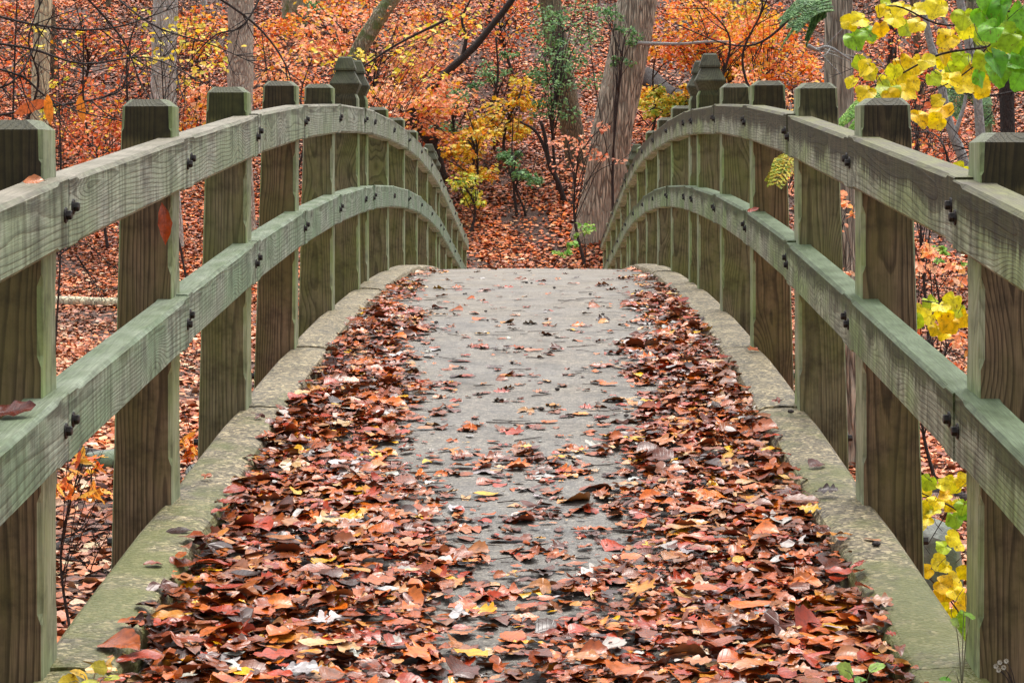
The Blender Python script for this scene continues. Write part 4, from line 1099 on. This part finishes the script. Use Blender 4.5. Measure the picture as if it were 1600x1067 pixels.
shrub('viburnum', 'drooping orange leaves just right of the second left post', [(305, 690, 12, 24), (302, 715, 9, 14)], 7.4, 'orange', 26, .085, T=[leaf_grid('slender', s + 9, 8, False) for s in range(6)], nspray=6, stemw=5, leafmat='near_leaf', depth=.15)

# near branches with big yellow-green leaves at the right
HEART_T = [leaf_palmate(s * 5 + 3, 3, 40, True) for s in range(12)]
YG = pal(.97, (248, 226, 20), (240, 216, 16), (230, 226, 40), (190, 212, 40), (248, 208, 18), (250, 234, 50))
GG = pal(.85, (130, 196, 40), (100, 176, 40), (150, 206, 50), (172, 210, 44))
def leafy_branch(name, label, y, branches, clusters, lsize, cat='branch'):
    a0 = P(*branches[0][0][0], y)
    root = empty(name, a0, label, cat)
    mb = MB()
    for pts, w0, w1 in branches:
        cl = smooth_path([P(px, py, y + (i % 2) * .05) for i, (px, py) in enumerate(pts)], 18)
        mb.tube(cl, list(np.linspace(w0, w1, 19) * y / FPX / 2), 7, wob=.12)
    pos, dirs, nor, col = [], [], [], []
    rr = random.Random(int(a0.x * 100)); rg = np.random.default_rng(int(y * 100))
    for (px, py, rx, ry, n, pl) in clusters:
        for k in range(n):
            an = k * 2.4 + rr.uniform(-.4, .4); q = math.sqrt((k + .5) / n)
            p = P(px + rx * q * math.cos(an), py + ry * q * math.sin(an), y + rr.uniform(-.18, .18))
            d = Vector((rr.uniform(-1, .7), rr.uniform(-.5, .2), rr.uniform(-1.0, -.1))).normalized()
            nn = Vector((rr.uniform(-.4, .4), rr.uniform(-1.1, -.5), rr.uniform(.2, 1.1)))
            pos.append(p); dirs.append(d); nor.append(nn); col.append(pl[rr.randrange(len(pl))])
            st = p - d * lsize * .42
            mb.tube([st, st - d * lsize * .3 + Vector((0, .01, .01)), st - d * lsize * .5 + Vector((.01, .03, .02))], [.0012, .0012, .0014], 5)
    mb.build('stem', M['bark_dark'], root, smooth=True)
    n = len(pos)
    V, F, Cc, Uu = scatter(HEART_T, rg.integers(0, 12, n), np.array([tuple(p) for p in pos]), frames(np.array([tuple(p) for p in dirs]), np.array([tuple(p) for p in nor])), lsize * rg.uniform(.7, 1.15, n), jitter(np.array(col), .12))
    mesh_np('foliage', V, F, M['near_leaf'], root, col=Cc, uv=Uu)
    return root
leafy_branch('grapevine', 'vine with big yellow leaves hanging over the right railing', 6.0,
             [([(1640, 40), (1560, 70), (1470, 85), (1400, 120), (1350, 140)], 5, 2), ([(1600, 20), (1480, 40), (1400, 10), (1345, 25)], 4, 2), ([(1560, 70), (1500, 120), (1440, 150)], 3, 1.5)],
             [(1385, 30, 56, 32, 10, YG), (1450, 8, 44, 12, 4, YG), (1395, 118, 82, 28, 15, YG), (1380, 152, 44, 8, 4, YG), (1465, 92, 44, 16, 6, YG), (1455, 170, 50, 20, 4, YG), (1345, 50, 20, 12, 2, GG), (1500, 45, 28, 24, 3, YG), (1515, 120, 34, 26, 5, YG)], .095, 'vine')
leafy_branch('grapevine', 'vine with large green leaves in the top right corner', 5.4,
             [([(1660, 60), (1610, 50), (1560, 60), (1520, 100)], 5, 2), ([(1620, 10), (1560, 20), (1530, 10)], 4, 2)],
             [(1565, 30, 40, 34, 6, GG), (1588, 85, 24, 34, 4, GG), (1545, 108, 26, 20, 3, GG), (1560, 75, 34, 30, 3, YG)], .13, 'vine')
leafy_branch('vine_shoot', 'yellow leaves behind the nearest right post between the rails', 6.3,
             [([(1560, 500), (1500, 480), (1440, 470)], 4, 2)], [(1468, 490, 48, 30, 12, YG), (1500, 262, 10, 12, 2, YG)], .095, 'vine')
leafy_branch('vine_shoot', 'yellow-green leaves under the lower right rail', 6.4,
             [([(1560, 860), (1500, 800), (1440, 770)], 4, 2), ([(1480, 800), (1450, 850)], 2, 1)], [(1472, 772, 42, 34, 11, YG), (1445, 808, 14, 18, 3, YG), (1500, 800, 16, 16, 3, GG)], .085, 'vine')
leafy_branch('vine_shoot', 'pale yellow leaves beside the right kerb below the boulder', 6.0,
             [([(1540, 1060), (1500, 960), (1450, 900)], 4, 2)], [(1478, 900, 40, 28, 8, YG), (1492, 945, 24, 36, 6, YG), (1505, 980, 16, 24, 4, GG), (1490, 850, 20, 14, 3, YG)], .085, 'vine')

# evergreen fronds
def frond(label, tips, y, origin, n=26, col='green', droop=.35, parent_label=None):
    o = P(*origin, y); root = empty('hemlock_frond', o, label, 'frond')
    mb = MB(); pos, dirs, nor = [], [], []
    for tx, ty in tips:
        e = P(tx, ty, y + random.uniform(-.2, .2))
        cl = smooth_path([o, o.lerp(e, .5) + Vector((0, 0, droop * .1)), e], n)
        mb.tube(cl, list(np.linspace(.004, .001, n + 1)), 5)
        ax = (e - o).normalized(); sd_ = ax.cross(Vector((0, -.6, .8))).normalized()
        for i in range(3, n + 1):
            L = .10 * (1 - .75 * i / n) + .015
            for s_ in (-1, 1):
                dv = (ax * .75 + sd_ * s_ + Vector((0, 0, -.25))).normalized()
                mb.tube([cl[i], cl[i] + dv * L], [.0012, .0006], 4)
                for q in range(5):
                    p = cl[i] + dv * L * (q + .5) / 5
                    for s2 in (-1, 1):
                        pos.append(tuple(p)); dirs.append(tuple(dv * .8 + ax.cross(dv) * .0 + ax * s2 * .8)); nor.append((random.uniform(-.3, .3), -.6, .8))
    mb.build('stem', M['bark_brown'], root)
    m = len(pos); Tn = [leaf_simple(3, .16), leaf_simple(5, .16)]
    pc = PALS[col]
    V, F, Cc, Uu = scatter(Tn, RNG.integers(0, 2, m), np.array(pos), frames(np.array(dirs), np.array(nor)), RNG.uniform(.018, .028, m), jitter(pc[RNG.integers(0, len(pc), m)], .2))
    mesh_np('foliage', V, F, M['foliage'], root, col=Cc, uv=Uu, smooth=False)
frond('dark green evergreen frond drooping at the top left of the hemlock trunk', [(1228, 62), (1242, 42), (1225, 30), (1262, 60)], 7.0, (1300, -10))
frond('yellow-green evergreen tip hanging below the upper right rail', [(1203, 280), (1214, 286)], 6.9, (1250, 236), 14, 'yellowgreen')
frond('green evergreen frond behind the third right post', [(1306, 200), (1314, 222), (1326, 182)], 8.8, (1400, 140), 30, 'brightgreen')
frond('green evergreen frond behind the silvery sapling', [(1478, 150), (1490, 180), (1545, 190), (1540, 160)], 8.9, (1510, 120), 22, 'green')

# bare twigs crossing the far left
def twiggy(label, y, mains, seed, w=5.0, leafn=0):
    rr = random.Random(seed)
    a0 = P(*mains[0][0], y); root = empty('bare_branch', a0, label, 'branch')
    mb = MB()
    def grow(pts, w0, lvl):
        cl = smooth_path(pts, 16)
        mb.tube(cl, list(np.linspace(w0, w0 * .3, 17) * y / FPX / 2), 6 if lvl == 0 else 4)
        if lvl >= 2: return
        for k in range(7 if lvl == 0 else 4):
            i = rr.randrange(3, 16); s = cl[i]; t = (cl[min(i + 1, 16)] - cl[i - 1]).normalized()
            L = (cl[-1] - cl[0]).length * rr.uniform(.18, .42)
            perp = Vector((-t.z, rr.uniform(-.4, .4), t.x)) * rr.choice((-1, 1))
            d = (t + perp * rr.uniform(.4, .9)).normalized()
            e = s + d * L
            m_ = s.lerp(e, .5) + Vector((rr.uniform(-.05, .05), 0, rr.uniform(-.06, .03)))
            grow([s, m_, e], w0 * .45, lvl + 1)
    for pts in mains: grow([P(px, py, y + rr.uniform(-.2, .2)) for px, py in pts], w, 0)
    mb.build('branch', M['bark_dark'], root, smooth=True)
    return root
twiggy('dark bare twigs reaching in from the left above the nearest post', 7.5, [[(-60, 95), (30, 118), (70, 150), (125, 175), (205, 192)], [(-60, 150), (20, 128), (60, 60), (90, 10)]], 4, 4.5)
twiggy('tangle of bare branches across the top left corner', 11.0, [[(-80, 60), (40, 75), (130, 100), (230, 90), (320, 130)], [(-60, 10), (60, 40), (170, 45), (280, 10)], [(30, 220), (60, 130), (45, 60), (75, -20)], [(-60, 190), (60, 170), (170, 150), (210, 120)]], 9, 5.0)
twiggy('fine bare branches hanging down at the top left between pale trunks', 13.0, [[(150, -30), (240, 40), (330, 70), (420, 110)], [(420, -30), (380, 40), (330, 60), (260, 140)], [(120, -20), (190, 60), (220, 130), (250, 180)]], 15, 4.0)
twiggy('bare branch sweeping over the far slope left of the finials', 20.0, [[(300, -30), (400, 40), (450, 110), (455, 170)], [(700, 30), (620, 70), (560, 110), (500, 150), (440, 165)]], 21, 4.5)
twiggy('thin dark branches behind the yellow vine at the right', 8.0, [[(1640, 130), (1540, 150), (1460, 130), (1330, 90)], [(1640, 330), (1560, 250), (1500, 230), (1430, 210)], [(1500, 330), (1470, 220), (1420, 205)]], 27, 4.5)
twiggy('bare branches fanning over the orange shrub at the upper right', 24.0, [[(1280, -20), (1200, 60), (1140, 70), (1060, 40)], [(1180, 170), (1160, 90), (1190, 20), (1210, -30)], [(1120, 150), (1140, 60), (1090, 0)]], 33, 5.0)
twiggy('fallen dark twigs on the litter under the left rails', 9.2, [[(60, 850), (110, 835), (180, 800)], [(150, 990), (140, 900), (170, 830)], [(85, 870), (140, 880), (185, 900)]], 41, 4.0)
twiggy('thin dark twigs seen between the first and second left posts', 10.5, [[(90, 400), (130, 380), (190, 430)], [(120, 400), (140, 430), (165, 470)]], 44, 3.0)

# hanging orange leaves on the left twigs
for lab, px, py, s, pl, dv in (('long rusty leaf hanging from twigs above the nearest left post', 47, 168, .09, 'rust', (-.9, 0, -.35)),
                               ('orange leaf dangling from a twig right of the long rusty one', 76, 172, .075, 'orange', (.1, 0, -1)),
                               ('small orange leaf dangling left of the second left post', 127, 172, .07, 'orange', (.15, 0, -1))):
    single_leaf('hanging_leaf', lab, leaf_grid('slender', int(px), 9), P(px, py, 7.4), dv, (.3, -1, .4), s * 2.0, PALS[pl][0], M['near_leaf'])

# green and yellow seedlings at the near edge, dry flower stem
def near_seedling(label, leaves, y, size, pl, foot, name='seedling', cat='seedling'):
    f = P(*foot, y); root = empty(name, f, label, cat)
    mb = MB(); pos, dirs, nor = [], [], []
    for px, py in leaves:
        p = P(px, py, y + random.uniform(-.04, .04))
        mb = MB(); mb.tube(smooth_path([f, f.lerp(p, .5) + Vector((0, 0, .03)), p], 6), [.0013] * 4 + [.001] * 3, 5); mb.build('stem', M['bark_moss'], root, smooth=True)
        pos.append(tuple(p)); dirs.append((random.uniform(-1, 1), -.4, random.uniform(-.2, .4))); nor.append((random.uniform(-.3, .3), -.8, .8))
    m = len(pos); pc = PALS[pl]
    V, F, Cc, Uu = scatter([leaf_grid('broad', 3, 9), leaf_grid('ovate', 4, 9)], RNG.integers(0, 2, m), np.array(pos), frames(np.array(dirs), np.array(nor)), size * RNG.uniform(.8, 1.2, m), jitter(pc[RNG.integers(0, len(pc), m)], .1))
    mesh_np('foliage', V, F, M['near_leaf'], root, col=Cc, uv=Uu)
near_seedling('green-leaved seedling poking through the leaves at the bottom right', [(1320, 1046), (1370, 1042), (1345, 1060)], 3.40, .05, 'brightgreen', (1345, 1110))
near_seedling('green seedling beside the nearest right post at the bottom', [(1478, 1060), (1506, 954), (1492, 972), (1516, 962)], 3.36, .036, 'brightgreen', (1503, 1078))
near_seedling('yellow and lime seedling at the bottom left beside the near kerb', [(126, 1052), (108, 1066), (155, 1042), (175, 1058), (140, 1066)], 3.33, .045, 'yellowgreen', (140, 1110))
f = P(1590, 1100, 3.38); fl = empty('dry_flower', f, 'dry whitish flower stalk at the bottom right corner', 'flower')
mb = MB(); hd = []
for px, py in ((1562, 1034), (1556, 1040), (1568, 1042), (1572, 1032), (1560, 1046)):
    e = P(px, py, 3.38); hd.append(e)
    mb = MB(); mb.tube(smooth_path([f, f.lerp(e, .6) + Vector((.005, 0, .008)), e], 6), [.0016] * 3 + [.001] * 4, 5); mb.build('stem', M['twig'], fl, smooth=True)
mw, ntw, bw = newmat('dry_white_petal')
ntw.links.new(ramp(ntw, noise(ntw, nd(ntw, 'TexCoord').outputs['Object'], 200.0), [(0.3, (0.35, 0.30, 0.22)), (0.7, (0.75, 0.72, 0.62))]), bw.inputs['Base Color'])
mb = MB()
for e in hd:
    for k in range(9):
        an = k * .7; d = Vector((math.cos(an), -.3, math.sin(an))) * .006
        s_ = Vector((-math.sin(an), 0, math.cos(an))) * .0025
        mb.add([e, e + d * .6 + s_, e + d, e + d * .6 - s_], [(0, 1, 2, 3)])
mb.build('flower_head', mw, fl)
